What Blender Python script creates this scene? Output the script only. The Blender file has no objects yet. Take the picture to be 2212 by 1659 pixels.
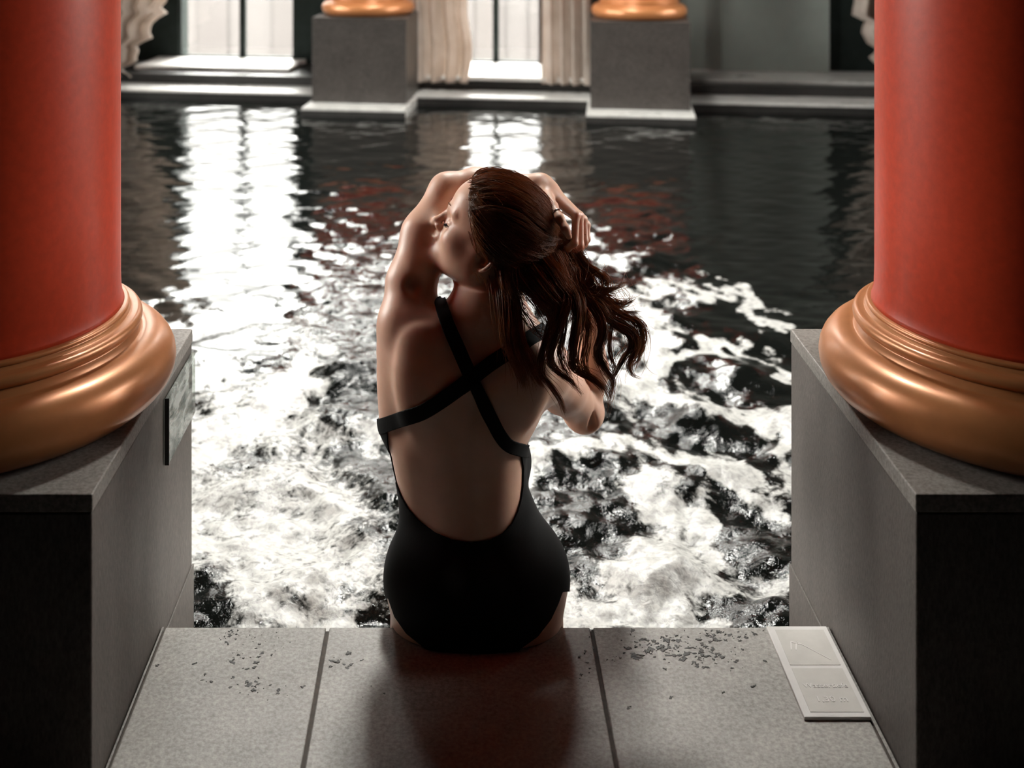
import bpy, bmesh, math, random
import numpy as np
from mathutils import Vector, Matrix

# ------------------------------------------------------------------ camera, world, exposure
SC = bpy.context.scene
COL = SC.collection
W_PX, H_PX = 2212, 1659
F_PX = 2606.0           # focal length in pixels
VX, VY = 990.0, -237.0  # vanishing point of the depth lines
CAM_H = 1.44            # camera height above the step

cam_d = bpy.data.cameras.new('camera')
cam = bpy.data.objects.new('camera', cam_d)
COL.objects.link(cam)
cam.location = (0, 0, CAM_H)
cam.rotation_euler = (math.pi / 2, 0, 0)
cam_d.sensor_width = 36.0
cam_d.lens = F_PX / W_PX * 36.0
cam_d.shift_x = (W_PX / 2 - VX) / W_PX
cam_d.shift_y = -(H_PX / 2 - VY) / W_PX
cam_d.clip_start = 0.05
cam_d.dof.use_dof = True
cam_d.dof.focus_distance = 2.36
cam_d.dof.aperture_fstop = 3.4
SC.camera = cam

SKY = 40.0
world = bpy.data.worlds.new('sky')
SC.world = world
world.use_nodes = True
wn, wl = world.node_tree.nodes, world.node_tree.links
wn.clear()
wo = wn.new('ShaderNodeOutputWorld'); wb = wn.new('ShaderNodeBackground')
tc = wn.new('ShaderNodeTexCoord'); sx = wn.new('ShaderNodeSeparateXYZ'); cr = wn.new('ShaderNodeValToRGB')
wl.new(tc.outputs['Generated'], sx.inputs[0]); wl.new(sx.outputs['Z'], cr.inputs[0])
def sky_ramp(r, stops):
    el = r.color_ramp.elements
    while len(el) > 1:
        el.remove(el[-1])
    el[0].position = stops[0][0]
    el[0].color = (stops[0][1], stops[0][1] * .97, stops[0][1] * .935, 1)
    for p_, v_ in stops[1:]:
        e_ = el.new(p_); e_.color = (v_, v_ * .975, v_ * .94, 1)


# sky set dull in front, brightened at both sides and overhead for added windows
cs = wn.new('ShaderNodeValToRGB'); wl.new(sx.outputs['Z'], cs.inputs[0])
sky_ramp(cr, [(0.0, .011), (.05, .075), (.28, .10), (.45, .30), (.62, 1.0)])
sky_ramp(cs, [(0.0, .010), (.05, .38), (.55, 1.0)])
xx_ = wn.new('ShaderNodeMath'); xx_.operation = 'MULTIPLY'
wl.new(sx.outputs['X'], xx_.inputs[0]); wl.new(sx.outputs['X'], xx_.inputs[1])
mxs = wn.new('ShaderNodeMapRange'); mxs.interpolation_type = 'SMOOTHSTEP'; mxs.inputs[1].default_value = .12; mxs.inputs[2].default_value = .45
wl.new(xx_.outputs[0], mxs.inputs[0])
mxc = wn.new('ShaderNodeMix'); mxc.data_type = 'RGBA'
wl.new(mxs.outputs[0], mxc.inputs[0]); wl.new(cr.outputs[0], mxc.inputs[6]); wl.new(cs.outputs[0], mxc.inputs[7])
# sky patch brightened high in front, added to feed the roof light
vd = wn.new('ShaderNodeVectorMath'); vd.operation = 'DOT_PRODUCT'; vd.inputs[1].default_value = (0.0, 0.76, 0.65)
wl.new(tc.outputs['Generated'], vd.inputs[0])
gm = wn.new('ShaderNodeMapRange'); gm.interpolation_type = 'SMOOTHSTEP'
gm.inputs[1].default_value = 0.86; gm.inputs[2].default_value = 1.0; gm.inputs[3].default_value = SKY; gm.inputs[4].default_value = SKY * 4.8
wl.new(vd.outputs['Value'], gm.inputs[0])
wl.new(mxc.outputs[2], wb.inputs[0]); wl.new(gm.outputs[0], wb.inputs[1])
wl.new(wb.outputs[0], wo.inputs[0])

SC.view_settings.view_transform = 'Standard'
SC.view_settings.look = 'None'
SC.view_settings.exposure = 0.3
SC.view_settings.gamma = 1.0
SC.view_settings.use_curve_mapping = False
SC.cycles.use_denoising = True
SC.cycles.max_bounces = 8
SC.cycles.diffuse_bounces = 3
SC.cycles.glossy_bounces = 4
SC.cycles.transparent_max_bounces = 12
SC.cycles.sample_clamp_indirect = 6.0
SC.cycles.caustics_reflective = False
SC.cycles.caustics_refractive = False

random.seed(7)
RNG = np.random.default_rng(7)


def P(px, py, Y):
    """a point of the place, from where it is seen and how far away it stands"""
    return np.array([(px - VX) / F_PX * Y, Y, CAM_H - (py - VY) / F_PX * Y])


def srgb(r, g, b):
    def f(c):
        c /= 255.0
        return c / 12.92 if c <= 0.04045 else ((c + 0.055) / 1.055) ** 2.4
    return (f(r), f(g), f(b), 1.0)


# ------------------------------------------------------------------ materials
def new_mat(name):
    m = bpy.data.materials.new(name)
    m.use_nodes = True
    return m, m.node_tree.nodes, m.node_tree.links, m.node_tree.nodes['Principled BSDF']


def noise(n, l, scale, detail=4, rough=0.55, vec=None, dist=0.0):
    t = n.new('ShaderNodeTexNoise')
    t.inputs['Scale'].default_value = scale
    t.inputs['Detail'].default_value = detail
    t.inputs['Roughness'].default_value = rough
    t.inputs['Distortion'].default_value = dist
    if vec is not None:
        l.new(vec, t.inputs['Vector'])
    return t


def ramp(n, l, src, p0, c0, p1, c1):
    r = n.new('ShaderNodeValToRGB')
    r.color_ramp.elements[0].position = p0; r.color_ramp.elements[0].color = c0
    r.color_ramp.elements[1].position = p1; r.color_ramp.elements[1].color = c1
    l.new(src, r.inputs[0])
    return r


def coords(n, l, scale=(1, 1, 1)):
    c = n.new('ShaderNodeTexCoord'); mp = n.new('ShaderNodeMapping')
    mp.inputs['Scale'].default_value = scale
    l.new(c.outputs['Object'], mp.inputs[0])
    return mp.outputs[0]


def bump(n, l, bsdf, height, strength, dist):
    b = n.new('ShaderNodeBump')
    b.inputs['Strength'].default_value = strength
    b.inputs['Distance'].default_value = dist
    l.new(height, b.inputs['Height']); l.new(b.outputs[0], bsdf.inputs['Normal'])
    return b


def simple(name, col, rough=0.5, metal=0.0, nscale=20.0, var=0.15, bumpd=0.0, coat=0.0):
    m, n, l, b = new_mat(name)
    v = coords(n, l)
    t = noise(n, l, nscale, 5, 0.6, v)
    lo = tuple(c * (1 - var) for c in col[:3]) + (1,)
    hi = tuple(min(1, c * (1 + var)) for c in col[:3]) + (1,)
    r = ramp(n, l, t.outputs[0], 0.3, lo, 0.7, hi)
    l.new(r.outputs[0], b.inputs['Base Color'])
    b.inputs['Roughness'].default_value = rough
    b.inputs['Metallic'].default_value = metal
    b.inputs['Coat Weight'].default_value = coat
    b.inputs['Coat Roughness'].default_value = 0.15
    if bumpd:
        bump(n, l, b, t.outputs[0], 0.6, bumpd)
    return m


def granite(name, dark, light, rough=0.55, stretch=(1, 1, 1), bumpd=0.0006, fine=160.0):
    m, n, l, b = new_mat(name)
    v = coords(n, l, stretch)
    t1 = noise(n, l, fine, 3, 0.7, v)
    t2 = noise(n, l, 9.0, 6, 0.65, v)
    t3 = noise(n, l, 2.2, 3, 0.5, v)
    r1 = ramp(n, l, t1.outputs[0], 0.36, dark, 0.64, light)
    mid = tuple((a + c) * 0.5 for a, c in zip(dark, light))
    r2 = ramp(n, l, t2.outputs[0], 0.35, tuple(c * 0.75 for c in mid[:3]) + (1,), 0.65, tuple(c * 1.25 for c in mid[:3]) + (1,))
    mx = n.new('ShaderNodeMix'); mx.data_type = 'RGBA'; mx.inputs[0].default_value = 0.45
    l.new(r1.outputs[0], mx.inputs[6]); l.new(r2.outputs[0], mx.inputs[7])
    l.new(mx.outputs[2], b.inputs['Base Color'])
    rr = n.new('ShaderNodeMapRange'); rr.inputs[3].default_value = rough - 0.12; rr.inputs[4].default_value = rough + 0.12
    l.new(t3.outputs[0], rr.inputs[0]); l.new(rr.outputs[0], b.inputs['Roughness'])
    bump(n, l, b, t1.outputs[0], 0.7, bumpd)
    return m


M = {}
M['granite_floor'] = granite('granite_floor', (0.135, 0.123, 0.111, 1), (0.41, 0.38, 0.35, 1), 0.50, bumpd=0.0010, fine=120)
M['granite_plinth'] = granite('granite_plinth', (0.032, 0.026, 0.022, 1), (0.135, 0.115, 0.101, 1), 0.50, (1.6, 1.6, 0.55), 0.0012, 150)
M['granite_plinth_shaded'] = granite('granite_plinth_shaded', (0.022, 0.018, 0.016, 1), (0.085, 0.074, 0.067, 1), 0.4, (1, 1, 1), 0.0008, 60)  # darkened copy of the plinth stone for the less lit far plinths
M['granite_cap'] = granite('granite_cap', (0.085, 0.076, 0.068, 1), (0.31, 0.285, 0.26, 1), 0.45, bumpd=0.0010, fine=140)
M['grout'] = simple('grout', (0.06, 0.045, 0.035, 1), 0.8, 0, 60, 0.4, 0.001)
M['dark_stone'] = granite('dark_stone', (0.012, 0.012, 0.012, 1), (0.05, 0.047, 0.044, 1), 0.4, bumpd=0.0006, fine=90)
M['pale_stone'] = granite('pale_stone', (0.42, 0.41, 0.39, 1), (0.66, 0.64, 0.61, 1), 0.3, bumpd=0.0006, fine=90)
M['red_lacquer'] = simple('red_lacquer', (0.50, 0.045, 0.014, 1), 0.36, 0, 60, 0.12, 0.0004, coat=0.0)
M['gold_paint'] = simple('gold_paint', (0.52, 0.205, 0.075, 1), 0.34, 0.30, 30, 0.06, 0.0001, coat=0.12)
M['wall_paint'] = simple('wall_paint', (0.014, 0.013, 0.012, 1), 0.6, 0, 5, 0.15)
M['dark_frame'] = simple('dark_frame', (0.018, 0.024, 0.022, 1), 0.45, 0, 10, 0.2)
M['brown_frame'] = simple('brown_frame', (0.06, 0.03, 0.018, 1), 0.45, 0, 10, 0.2)
M['sill_white'] = simple('sill_white', (0.85, 0.82, 0.78, 1), 0.3, 0, 8, 0.05)
M['grey_blind'] = simple('grey_blind', (0.33, 0.37, 0.34, 1), 0.7, 0, 4, 0.08)
M['dark_void'] = simple('dark_void', (0.007, 0.006, 0.0055, 1), 0.7, 0, 6, 0.2)
M['facade'] = simple('facade', (0.092, 0.084, 0.081, 1), 0.9, 0, 0.7, 0.08)
M['facade_dark'] = simple('facade_dark', (0.080, 0.072, 0.069, 1), 0.9, 0, 0.7, 0.08)
M['swim_black'] = simple('swim_black', (0.006, 0.0055, 0.0058, 1), 0.75, 0, 300, 0.25, 0.0002)
M['silver'] = simple('silver', (0.8, 0.8, 0.8, 1), 0.15, 1.0, 30, 0.03)
M['lash'] = simple('lash', (0.006, 0.004, 0.003, 1), 0.9)
M['lash'].node_tree.nodes['Principled BSDF'].inputs['Specular IOR Level'].default_value = 0.1
M['dirt'] = simple('dirt', (0.014, 0.009, 0.006, 1), 0.55, 0, 80, 0.5)
M['plaque'] = simple('plaque', (0.66, 0.63, 0.61, 1), 0.28, 0, 25, 0.05)
M['plaque_inlay'] = simple('plaque_inlay', (0.54, 0.51, 0.475, 1), 0.35, 0, 25, 0.06)
M['etched'] = simple('etched', (0.70, 0.665, 0.645, 1), 0.35, 0, 40, 0.05)
M['sign_edge'] = simple('sign_edge', (0.008, 0.008, 0.008, 1), 0.3)


def curtain_mat():
    m, n, l, b = new_mat('cream_curtain')
    v = coords(n, l)
    t = noise(n, l, 6.0, 4, 0.5, v)
    r = ramp(n, l, t.outputs[0], 0.3, (0.60, 0.51, 0.44, 1), 0.7, (0.76, 0.675, 0.61, 1))
    l.new(r.outputs[0], b.inputs['Base Color'])
    b.inputs['Roughness'].default_value = 0.8
    tr = n.new('ShaderNodeBsdfTranslucent'); l.new(r.outputs[0], tr.inputs[0])
    mx = n.new('ShaderNodeMixShader'); mx.inputs[0].default_value = 0.45
    l.new(b.outputs[0], mx.inputs[1]); l.new(tr.outputs[0], mx.inputs[2])
    l.new(mx.outputs[0], n['Material Output'].inputs[0])
    return m


def glass_mat(name, tint, gl=0.5):
    m, n, l, b = new_mat(name)
    t = n.new('ShaderNodeBsdfTransparent'); t.inputs[0].default_value = tint
    g = n.new('ShaderNodeBsdfGlossy'); g.inputs['Roughness'].default_value = 0.03
    nz = noise(n, l, 3.0, 2, 0.5, coords(n, l))
    bp = n.new('ShaderNodeBump'); bp.inputs['Strength'].default_value = 0.05; bp.inputs['Distance'].default_value = 0.01
    l.new(nz.outputs[0], bp.inputs['Height']); l.new(bp.outputs[0], g.inputs['Normal'])
    f = n.new('ShaderNodeFresnel'); f.inputs[0].default_value = 1.5
    mx = n.new('ShaderNodeMixShader')
    l.new(f.outputs[0], mx.inputs[0]); l.new(t.outputs[0], mx.inputs[1]); l.new(g.outputs[0], mx.inputs[2])
    l.new(mx.outputs[0], n['Material Output'].inputs[0])
    return m


def skin_mat():
    m, n, l, b = new_mat('skin')
    v = coords(n, l)
    t = noise(n, l, 14.0, 5, 0.6, v)
    r = ramp(n, l, t.outputs[0], 0.3, (0.58, 0.35, 0.25, 1), 0.7, (0.67, 0.42, 0.31, 1))
    l.new(r.outputs[0], b.inputs['Base Color'])
    b.inputs['Roughness'].default_value = 0.42
    b.inputs['Specular IOR Level'].default_value = 0.45
    b.inputs['Subsurface Weight'].default_value = 0.15
    b.inputs['Subsurface Radius'].default_value = (1.0, 0.35, 0.18)
    b.inputs['Subsurface Scale'].default_value = 0.012
    t2 = noise(n, l, 420.0, 3, 0.6, v)
    bump(n, l, b, t2.outputs[0], 0.25, 0.0006)
    return m


def hair_mat():
    m, n, l, b = new_mat('brown_hair')
    v = coords(n, l)
    t = noise(n, l, 35.0, 3, 0.6, v)
    r = ramp(n, l, t.outputs[0], 0.3, (0.034, 0.015, 0.007, 1), 0.7, (0.28, 0.14, 0.068, 1))
    l.new(r.outputs[0], b.inputs['Base Color'])
    b.inputs['Roughness'].default_value = 0.36
    b.inputs['Specular IOR Level'].default_value = 0.55
    tr = n.new('ShaderNodeBsdfTranslucent'); tr.inputs[0].default_value = (0.60, 0.25, 0.10, 1)
    mx = n.new('ShaderNodeMixShader'); mx.inputs[0].default_value = 0.36
    l.new(b.outputs[0], mx.inputs[1]); l.new(tr.outputs[0], mx.inputs[2])
    l.new(mx.outputs[0], n['Material Output'].inputs[0])
    return m


def water_mat():
    m, n, l, b = new_mat('pool_water')
    b.inputs['Base Color'].default_value = (0.004, 0.0045, 0.004, 1)
    b.inputs['Roughness'].default_value = 0.035
    b.inputs['IOR'].default_value = 1.36
    v = coords(n, l)
    at = n.new('ShaderNodeAttribute'); at.attribute_name = 'foam_glare'
    f0 = noise(n, l, 10.0, 8, 0.70, v, 1.0)
    f2 = noise(n, l, 55.0, 5, 0.65, v, 0.6)
    f3 = noise(n, l, 21.0, 6, 0.6, v, 0.8)              # thin white threads along the noise's ridges
    rg = n.new('ShaderNodeMath'); rg.operation = 'SUBTRACT'; rg.inputs[1].default_value = 0.5; l.new(f3.outputs[0], rg.inputs[0])
    ra = n.new('ShaderNodeMath'); ra.operation = 'ABSOLUTE'; l.new(rg.outputs[0], ra.inputs[0])
    f1 = n.new('ShaderNodeMath'); f1.operation = 'MULTIPLY_ADD'; f1.inputs[1].default_value = -0.9
    l.new(ra.outputs[0], f1.inputs[0]); l.new(f0.outputs[0], f1.inputs[2])
    a1 = n.new('ShaderNodeMath'); a1.operation = 'MULTIPLY_ADD'; a1.inputs[1].default_value = 0.38
    l.new(f2.outputs[0], a1.inputs[0]); l.new(f1.outputs[0], a1.inputs[2])
    a2 = n.new('ShaderNodeMath'); a2.operation = 'ADD'
    l.new(a1.outputs[0], a2.inputs[0]); l.new(at.outputs['Fac'], a2.inputs[1])
    mr = n.new('ShaderNodeMapRange'); mr.interpolation_type = 'SMOOTHSTEP'
    mr.inputs[1].default_value = 1.02; mr.inputs[2].default_value = 1.26
    l.new(a2.outputs[0], mr.inputs[0])
    foam_glare = n.new('ShaderNodeBsdfPrincipled')
    fc = ramp(n, l, f2.outputs[0], 0.3, (0.17, 0.168, 0.16, 1), 0.62, (0.45, 0.44, 0.42, 1))
    l.new(fc.outputs[0], foam_glare.inputs['Base Color'])
    foam_glare.inputs['Roughness'].default_value = 0.35
    bp2 = n.new('ShaderNodeBump'); bp2.inputs['Strength'].default_value = 0.6; bp2.inputs['Distance'].default_value = 0.006
    l.new(a1.outputs[0], bp2.inputs['Height']); l.new(bp2.outputs[0], foam_glare.inputs['Normal'])
    # small choppy ripples where the jets stir the water
    rp = n.new('ShaderNodeAttribute'); rp.attribute_name = 'chop'
    r1 = noise(n, l, 26.0, 5, 0.62, v, 0.4)
    bp = n.new('ShaderNodeBump'); bp.inputs['Distance'].default_value = 0.012
    l.new(rp.outputs['Fac'], bp.inputs['Strength']); l.new(r1.outputs[0], bp.inputs['Height'])
    l.new(bp.outputs[0], b.inputs['Normal'])
    mx = n.new('ShaderNodeMixShader')
    l.new(mr.outputs[0], mx.inputs[0]); l.new(b.outputs[0], mx.inputs[1]); l.new(foam_glare.outputs[0], mx.inputs[2])
    l.new(mx.outputs[0], n['Material Output'].inputs[0])
    return m


M['curtain'] = curtain_mat()
M['pane'] = glass_mat('window_glass', (0.96, 0.97, 0.96, 1))
for _k, _r, _sp in (('swim_black', .8, .18), ('dark_frame', .8, .1), ('dark_void', .9, .1)):
    _b = M[_k].node_tree.nodes['Principled BSDF']; _b.inputs['Roughness'].default_value = _r; _b.inputs['Specular IOR Level'].default_value = _sp
M['acrylic'] = glass_mat('acrylic', (0.80, 0.84, 0.81, 1))
_n, _l = M['acrylic'].node_tree.nodes, M['acrylic'].node_tree.links
_d = _n.new('ShaderNodeBsdfDiffuse'); _d.inputs[0].default_value = (0.62, 0.63, 0.60, 1)
_x = _n.new('ShaderNodeMixShader')
_t = noise(_n, _l, 26.0, 3, 0.6, coords(_n, _l, (1, .35, 1)), 1.5); _r = ramp(_n, _l, _t.outputs[0], 0.42, (0.06, 0.06, 0.06, 1), 0.62, (0.38, 0.38, 0.38, 1))  # milky streaks mixed into the colour in place of reflections on the panel
_l.new(_r.outputs[0], _x.inputs[0])
_src = _n['Material Output'].inputs[0].links[0].from_socket
_l.new(_src, _x.inputs[1]); _l.new(_d.outputs[0], _x.inputs[2]); _l.new(_x.outputs[0], _n['Material Output'].inputs[0])
M['skin'] = skin_mat()
M['hair'] = hair_mat()
M['water'] = water_mat()


# ------------------------------------------------------------------ mesh helpers
class MB:
    def __init__(s):
        s.v, s.f = [], []

    def add(s, verts, faces):
        o = len(s.v)
        s.v += [tuple(map(float, p)) for p in verts]
        s.f += [tuple(i + o for i in f) for f in faces]
        return s

    def box(s, x0, x1, y0, y1, z0, z1, tf=None):
        vs = [(x, y, z) for x in (x0, x1) for y in (y0, y1) for z in (z0, z1)]
        if tf:
            vs = [tf(*p) for p in vs]
        return s.add(vs, [(0, 1, 3, 2), (4, 6, 7, 5), (0, 4, 5, 1), (2, 3, 7, 6), (0, 2, 6, 4), (1, 5, 7, 3)])

    def lathe(s, prof, cx, cy, n=96, close=True):
        vs, fs = [], []
        for (r, z) in prof:
            for k in range(n):
                a = 2 * math.pi * k / n
                vs.append((cx + r * math.cos(a), cy + r * math.sin(a), z))
        for i in range(len(prof) - 1):
            for k in range(n):
                k2 = (k + 1) % n
                fs.append((i * n + k, i * n + k2, (i + 1) * n + k2, (i + 1) * n + k))
        if close:
            fs.append(tuple(reversed(range(n))))
            fs.append(tuple(range((len(prof) - 1) * n, len(prof) * n)))
        return s.add(vs, fs)

    def build(s, name, mat, parent=None, smooth=False, bevel=0.0):
        me = bpy.data.meshes.new(name)
        me.from_pydata(s.v, [], s.f)
        me.update()
        return link(me, name, mat, parent, smooth, bevel)


def link(me, name, mat, parent=None, smooth=False, bevel=0.0):
    o = bpy.data.objects.new(name, me)
    COL.objects.link(o)
    me.materials.append(mat)
    if smooth:
        for p in me.polygons:
            p.use_smooth = True
    if bevel:
        b = o.modifiers.new('bevel', 'BEVEL')
        b.width = bevel; b.segments = 2; b.limit_method = 'ANGLE'
    if parent:
        o.parent = parent
        o.matrix_parent_inverse = parent.matrix_world.inverted()
    return o


def mesh_np(name, v, f, mat, parent=None, smooth=True):
    """v (n,3), f (m,3|4) numpy arrays"""
    me = bpy.data.meshes.new(name)
    k = f.shape[1]
    me.vertices.add(len(v)); me.vertices.foreach_set('co', np.asarray(v, np.float32).ravel())
    me.loops.add(f.size); me.loops.foreach_set('vertex_index', np.asarray(f, np.int32).ravel())
    me.polygons.add(len(f))
    me.polygons.foreach_set('loop_start', np.arange(0, f.size, k, dtype=np.int32))
    me.polygons.foreach_set('loop_total', np.full(len(f), k, np.int32))
    me.update(calc_edges=True)
    me.validate()
    if smooth:
        me.polygons.foreach_set('use_smooth', np.ones(len(me.polygons), bool))
    return link(me, name, mat, parent)


def empty(name, loc):
    o = bpy.data.objects.new(name, None)
    COL.objects.link(o)
    o.location = loc
    o.empty_display_size = 0.1
    bpy.context.view_layer.update()
    return o


def tag(o, label=None, cat=None, group=None, kind=None):
    if label: o['label'] = label
    if cat: o['category'] = cat
    if group: o['group'] = group
    if kind: o['kind'] = kind
    return o


def structure(o, label, cat):
    return tag(o, label, cat, None, 'structure')


# ------------------------------------------------------------------ geometry of the place
WATER_Z = -0.22
EDGE_Y = 2.357                   # far edge of the step
PL_TOP = 0.484                   # plinth height
PL_W = 0.72
PL_Y0, PL_Y1 = 1.909, 2.631
LX1 = -0.579; LX0 = LX1 - PL_W   # left plinth
RX0 = 0.7237; RX1 = RX0 + PL_W   # right plinth

# far wall frame: u to the right, v away
TH = math.radians(7.3)
E1 = np.array([math.cos(TH), -math.sin(TH)]); E2 = np.array([math.sin(TH), math.cos(TH)])
PIV = np.array([-0.745, 9.03])


def FW(u, v, z):
    p = PIV + u * E1 + v * E2
    return (p[0], p[1], z)


def u_of(px, v):
    a = (px - VX) / F_PX
    t = (v + PIV @ E2) / (a * E2[0] + E2[1])
    return float((np.array([a * t, t]) - PIV) @ E1)


def z_of(px, py, v):
    a = (px - VX) / F_PX
    t = (v + PIV @ E2) / (a * E2[0] + E2[1])
    return CAM_H - (py - VY) / F_PX * t


# ---- floor (the step with its slabs)
fl = MB()
G = 0.0035
xs_j = [-0.575, -0.255, 0.26, 0.7175]
for a, b_ in zip(xs_j[:-1], xs_j[1:]):
    fl.box(a + G, b_ - G, 1.30, EDGE_Y, -0.06, 0.0)
for k in range(-12, 12):
    a = -0.255 + 0.515 * k
    for y0, y1 in ((0.95, 1.30),):
        if -6 < a and a + 0.515 < 6:
            fl.box(a + G, a + 0.515 - G, y0 + G, y1 - G, -0.06, 0.0)
for a, b_ in ((-6.0, LX0 - 0.004), (RX1 + 0.004, 6.0)):
    fl.box(a, b_, 1.30, EDGE_Y, -0.06, 0.0)
for a, b_ in ((LX0 - 0.004, LX1 + 0.002), (RX0 - 0.002, RX1 + 0.004)):
    fl.box(a, b_, 1.30, PL_Y0 - 0.003, -0.06, 0.0)
floor = fl.build('floor', M['granite_floor'], bevel=0.002)
structure(floor, 'grey granite slabs of the step at the pool edge', 'floor')
gb = MB()
gb.box(-6, 6, -2.4, PL_Y0 - 0.005, -1.3, -0.004)
gb.box(LX1 + 0.002, RX0 - 0.002, PL_Y0 - 0.005, EDGE_Y - 0.006, -1.3, -0.004)
gb.box(-6, LX0 - 0.004, PL_Y0 - 0.005, EDGE_Y - 0.006, -1.3, -0.006)
gb.box(RX1 + 0.004, 6, PL_Y0 - 0.005, EDGE_Y - 0.006, -1.3, -0.006)
gr = gb.build('floor_grout', M['grout'], floor)
st = MB()
st.box(RX0 - 0.0062, RX0 - 0.0005, PL_Y0, EDGE_Y, -0.02, 0.001)
st.box(LX1 + 0.0005, LX1 + 0.0040, PL_Y0, EDGE_Y, -0.02, 0.001)
st.build('floor_seal', M['granite_cap'], floor)

cp = MB(); cp.box(-6, 6, -2.4, 0.945, -0.004, 0.004)
cp.build('floor_bounce_blocker', M['dark_void'], floor)  # unseen dark sheet, added to cut light bounced onto the plinth fronts
pb = MB(); pb.box(-6, 6, EDGE_Y, 12.0, -1.45, -1.30)
structure(pb.build('floor_pool', M['dark_void']), 'dark bottom of the pool under the water', 'pool floor')


# ---- near plinths and columns
def plinth(x0, x1, y0, y1, label, near=True, tf=None, zb=-1.3, ztop=PL_TOP, group=None):
    c = ((x0 + x1) / 2, (y0 + y1) / 2, zb)
    root = empty('column_plinth', tf(*c) if tf else c)
    tag(root, label, 'plinth', group)
    t = 0.029
    b = MB(); b.box(x0 + .0015, x1 - .0015, y0 + .0015, y1 - .0015, zb, ztop - t - 0.0012, tf); b.build('plinth_body', M['granite_plinth' if near else 'granite_plinth_shaded'], root, bevel=0.003)
    c_ = MB(); c_.box(x0, x1, y0, y1, ztop - t, ztop, tf); c_.build('plinth_cap', M['granite_cap' if near else 'granite_plinth_shaded'], root, bevel=0.0025)
    j = MB(); j.box(x0 + .003, x1 - .003, y0 + .003, y1 - .003, ztop - t - .002, ztop - t + .001, tf); j.build('plinth_joint', M['grout'], root)
    return root


def column(cx, cy, zb, s, label, top=4.6, group=None):
    root = empty('column', (cx, cy, zb))
    tag(root, label, 'column', group)
    prof = [(0.30, 0.0), (0.335, 0.0)]
    for k in range(13):                                  # big torus
        a = -math.pi / 2 + math.pi * k / 12
        prof.append((0.329 + 0.057 * math.cos(a), 0.0555 + 0.0555 * math.sin(a)))
    prof += [(0.322, 0.111), (0.3185, 0.113), (0.3175, 0.126)]
    for k in range(9):                                   # upper ring
        a = -math.pi / 2 + math.pi * k / 8
        prof.append((0.3115 + 0.011 * math.cos(a), 0.1375 + 0.0115 * math.sin(a)))
    prof += [(0.302, 0.1495), (0.2995, 0.151), (0.2985, 0.156)]
    for k in range(6):
        a = -math.pi / 2 + math.pi * k / 5
        prof.append((0.2935 + 0.0045 * math.cos(a), 0.1605 + 0.0045 * math.sin(a)))
    prof += [(0.284, 0.166), (0.27, 0.166)]
    b = MB(); b.lathe([(r * s, zb + z * s) for r, z in prof], cx, cy)
    b.build('column_base', M['gold_paint'], root, smooth=True)
    sh = [(0.289, 0.164), (0.2855, 0.172), (0.2825, 0.19), (0.2815, 0.22)]
    sh = [(r * s, zb + z * s) for r, z in sh] + [(0.281 * s, zb + 1.5), (0.262 * s, top)]
    b = MB(); b.lathe(sh, cx, cy)
    b.build('column_shaft', M['red_lacquer'], root, smooth=True)
    return root


plinth(LX0, LX1, PL_Y0, PL_Y1, 'grey granite plinth on the left of the step, acrylic sign on its inner face')
plinth(RX0, RX1, PL_Y0, PL_Y1, 'grey granite plinth on the right of the step, beside the pale floor plaque')
column((LX0 + LX1) / 2 + 0.012, 2.270, PL_TOP, 1.0, 'large red lacquered column with gold base on the left near plinth')
column((RX0 + RX1) / 2 - 0.004, 2.268, PL_TOP, 1.0, 'large red lacquered column with gold base on the right near plinth')

# skirting lines low on the plinths' rear inner corners
sk = MB(); sk.box(RX0 - 0.002, RX0 + .001, EDGE_Y + 0.004, PL_Y1, -0.5, -0.028)
structure(sk.build('trim_1', M['granite_plinth']), 'low stone skirting on the right plinth above the water', 'trim')
sk = MB(); sk.box(LX1 - .001, LX1 + 0.002, EDGE_Y + 0.004, PL_Y1, -0.5, -0.028)
structure(sk.build('trim_2', M['granite_plinth']), 'low stone skirting on the left plinth above the water', 'trim')

# ---- acrylic sign on the left plinth
sg = empty('acrylic_sign', (LX1 + 0.004, 2.50, 0.37))
tag(sg, 'clear acrylic sign fixed to the inner face of the left plinth', 'sign')
b = MB(); b.box(LX1 + 0.0015, LX1 + 0.0085, 2.379, 2.617, 0.309, 0.438); b.build('sign_panel', M['acrylic'], sg)
b = MB(); b.box(LX1 + 0.0010, LX1 + 0.0095, 2.3745, 2.3785, 0.308, 0.439); b.build('sign_edge', M['sign_edge'], sg)['label'] = 'dark near edge of the sign'

# ---- pale plaque on the step
pq = empty('floor_plaque', (0.661, 2.225, 0.0))
tag(pq, 'pale frosted plaque lying on the step against the right plinth', 'plaque')
b = MB(); b.box(0.600, 0.7165, 2.092, 2.350, 0.0, 0.0065); b.build('plaque_plate', M['plaque'], pq, bevel=0.001)
for nm, y0, y1 in (('plaque_field', 2.232, 2.338), ('plaque_field', 2.104, 2.222)):
    b = MB(); b.box(0.614, 0.7075, y0, y1, 0.0064, 0.0072); b.build(nm, M['plaque_inlay'], pq)


def text_part(body, size, loc, parent, mat, name):
    cu = bpy.data.curves.new(name, 'FONT')
    cu.body = body; cu.size = size; cu.align_x = 'CENTER'; cu.extrude = 0.0003
    o = bpy.data.objects.new(name, cu); COL.objects.link(o)
    dg = bpy.context.evaluated_depsgraph_get()
    me = bpy.data.meshes.new_from_object(o.evaluated_get(dg))
    bpy.data.objects.remove(o)
    me.name = name
    me.materials.clear()
    me.transform(Matrix.Translation(loc))
    return link(me, name, mat, parent)


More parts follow.
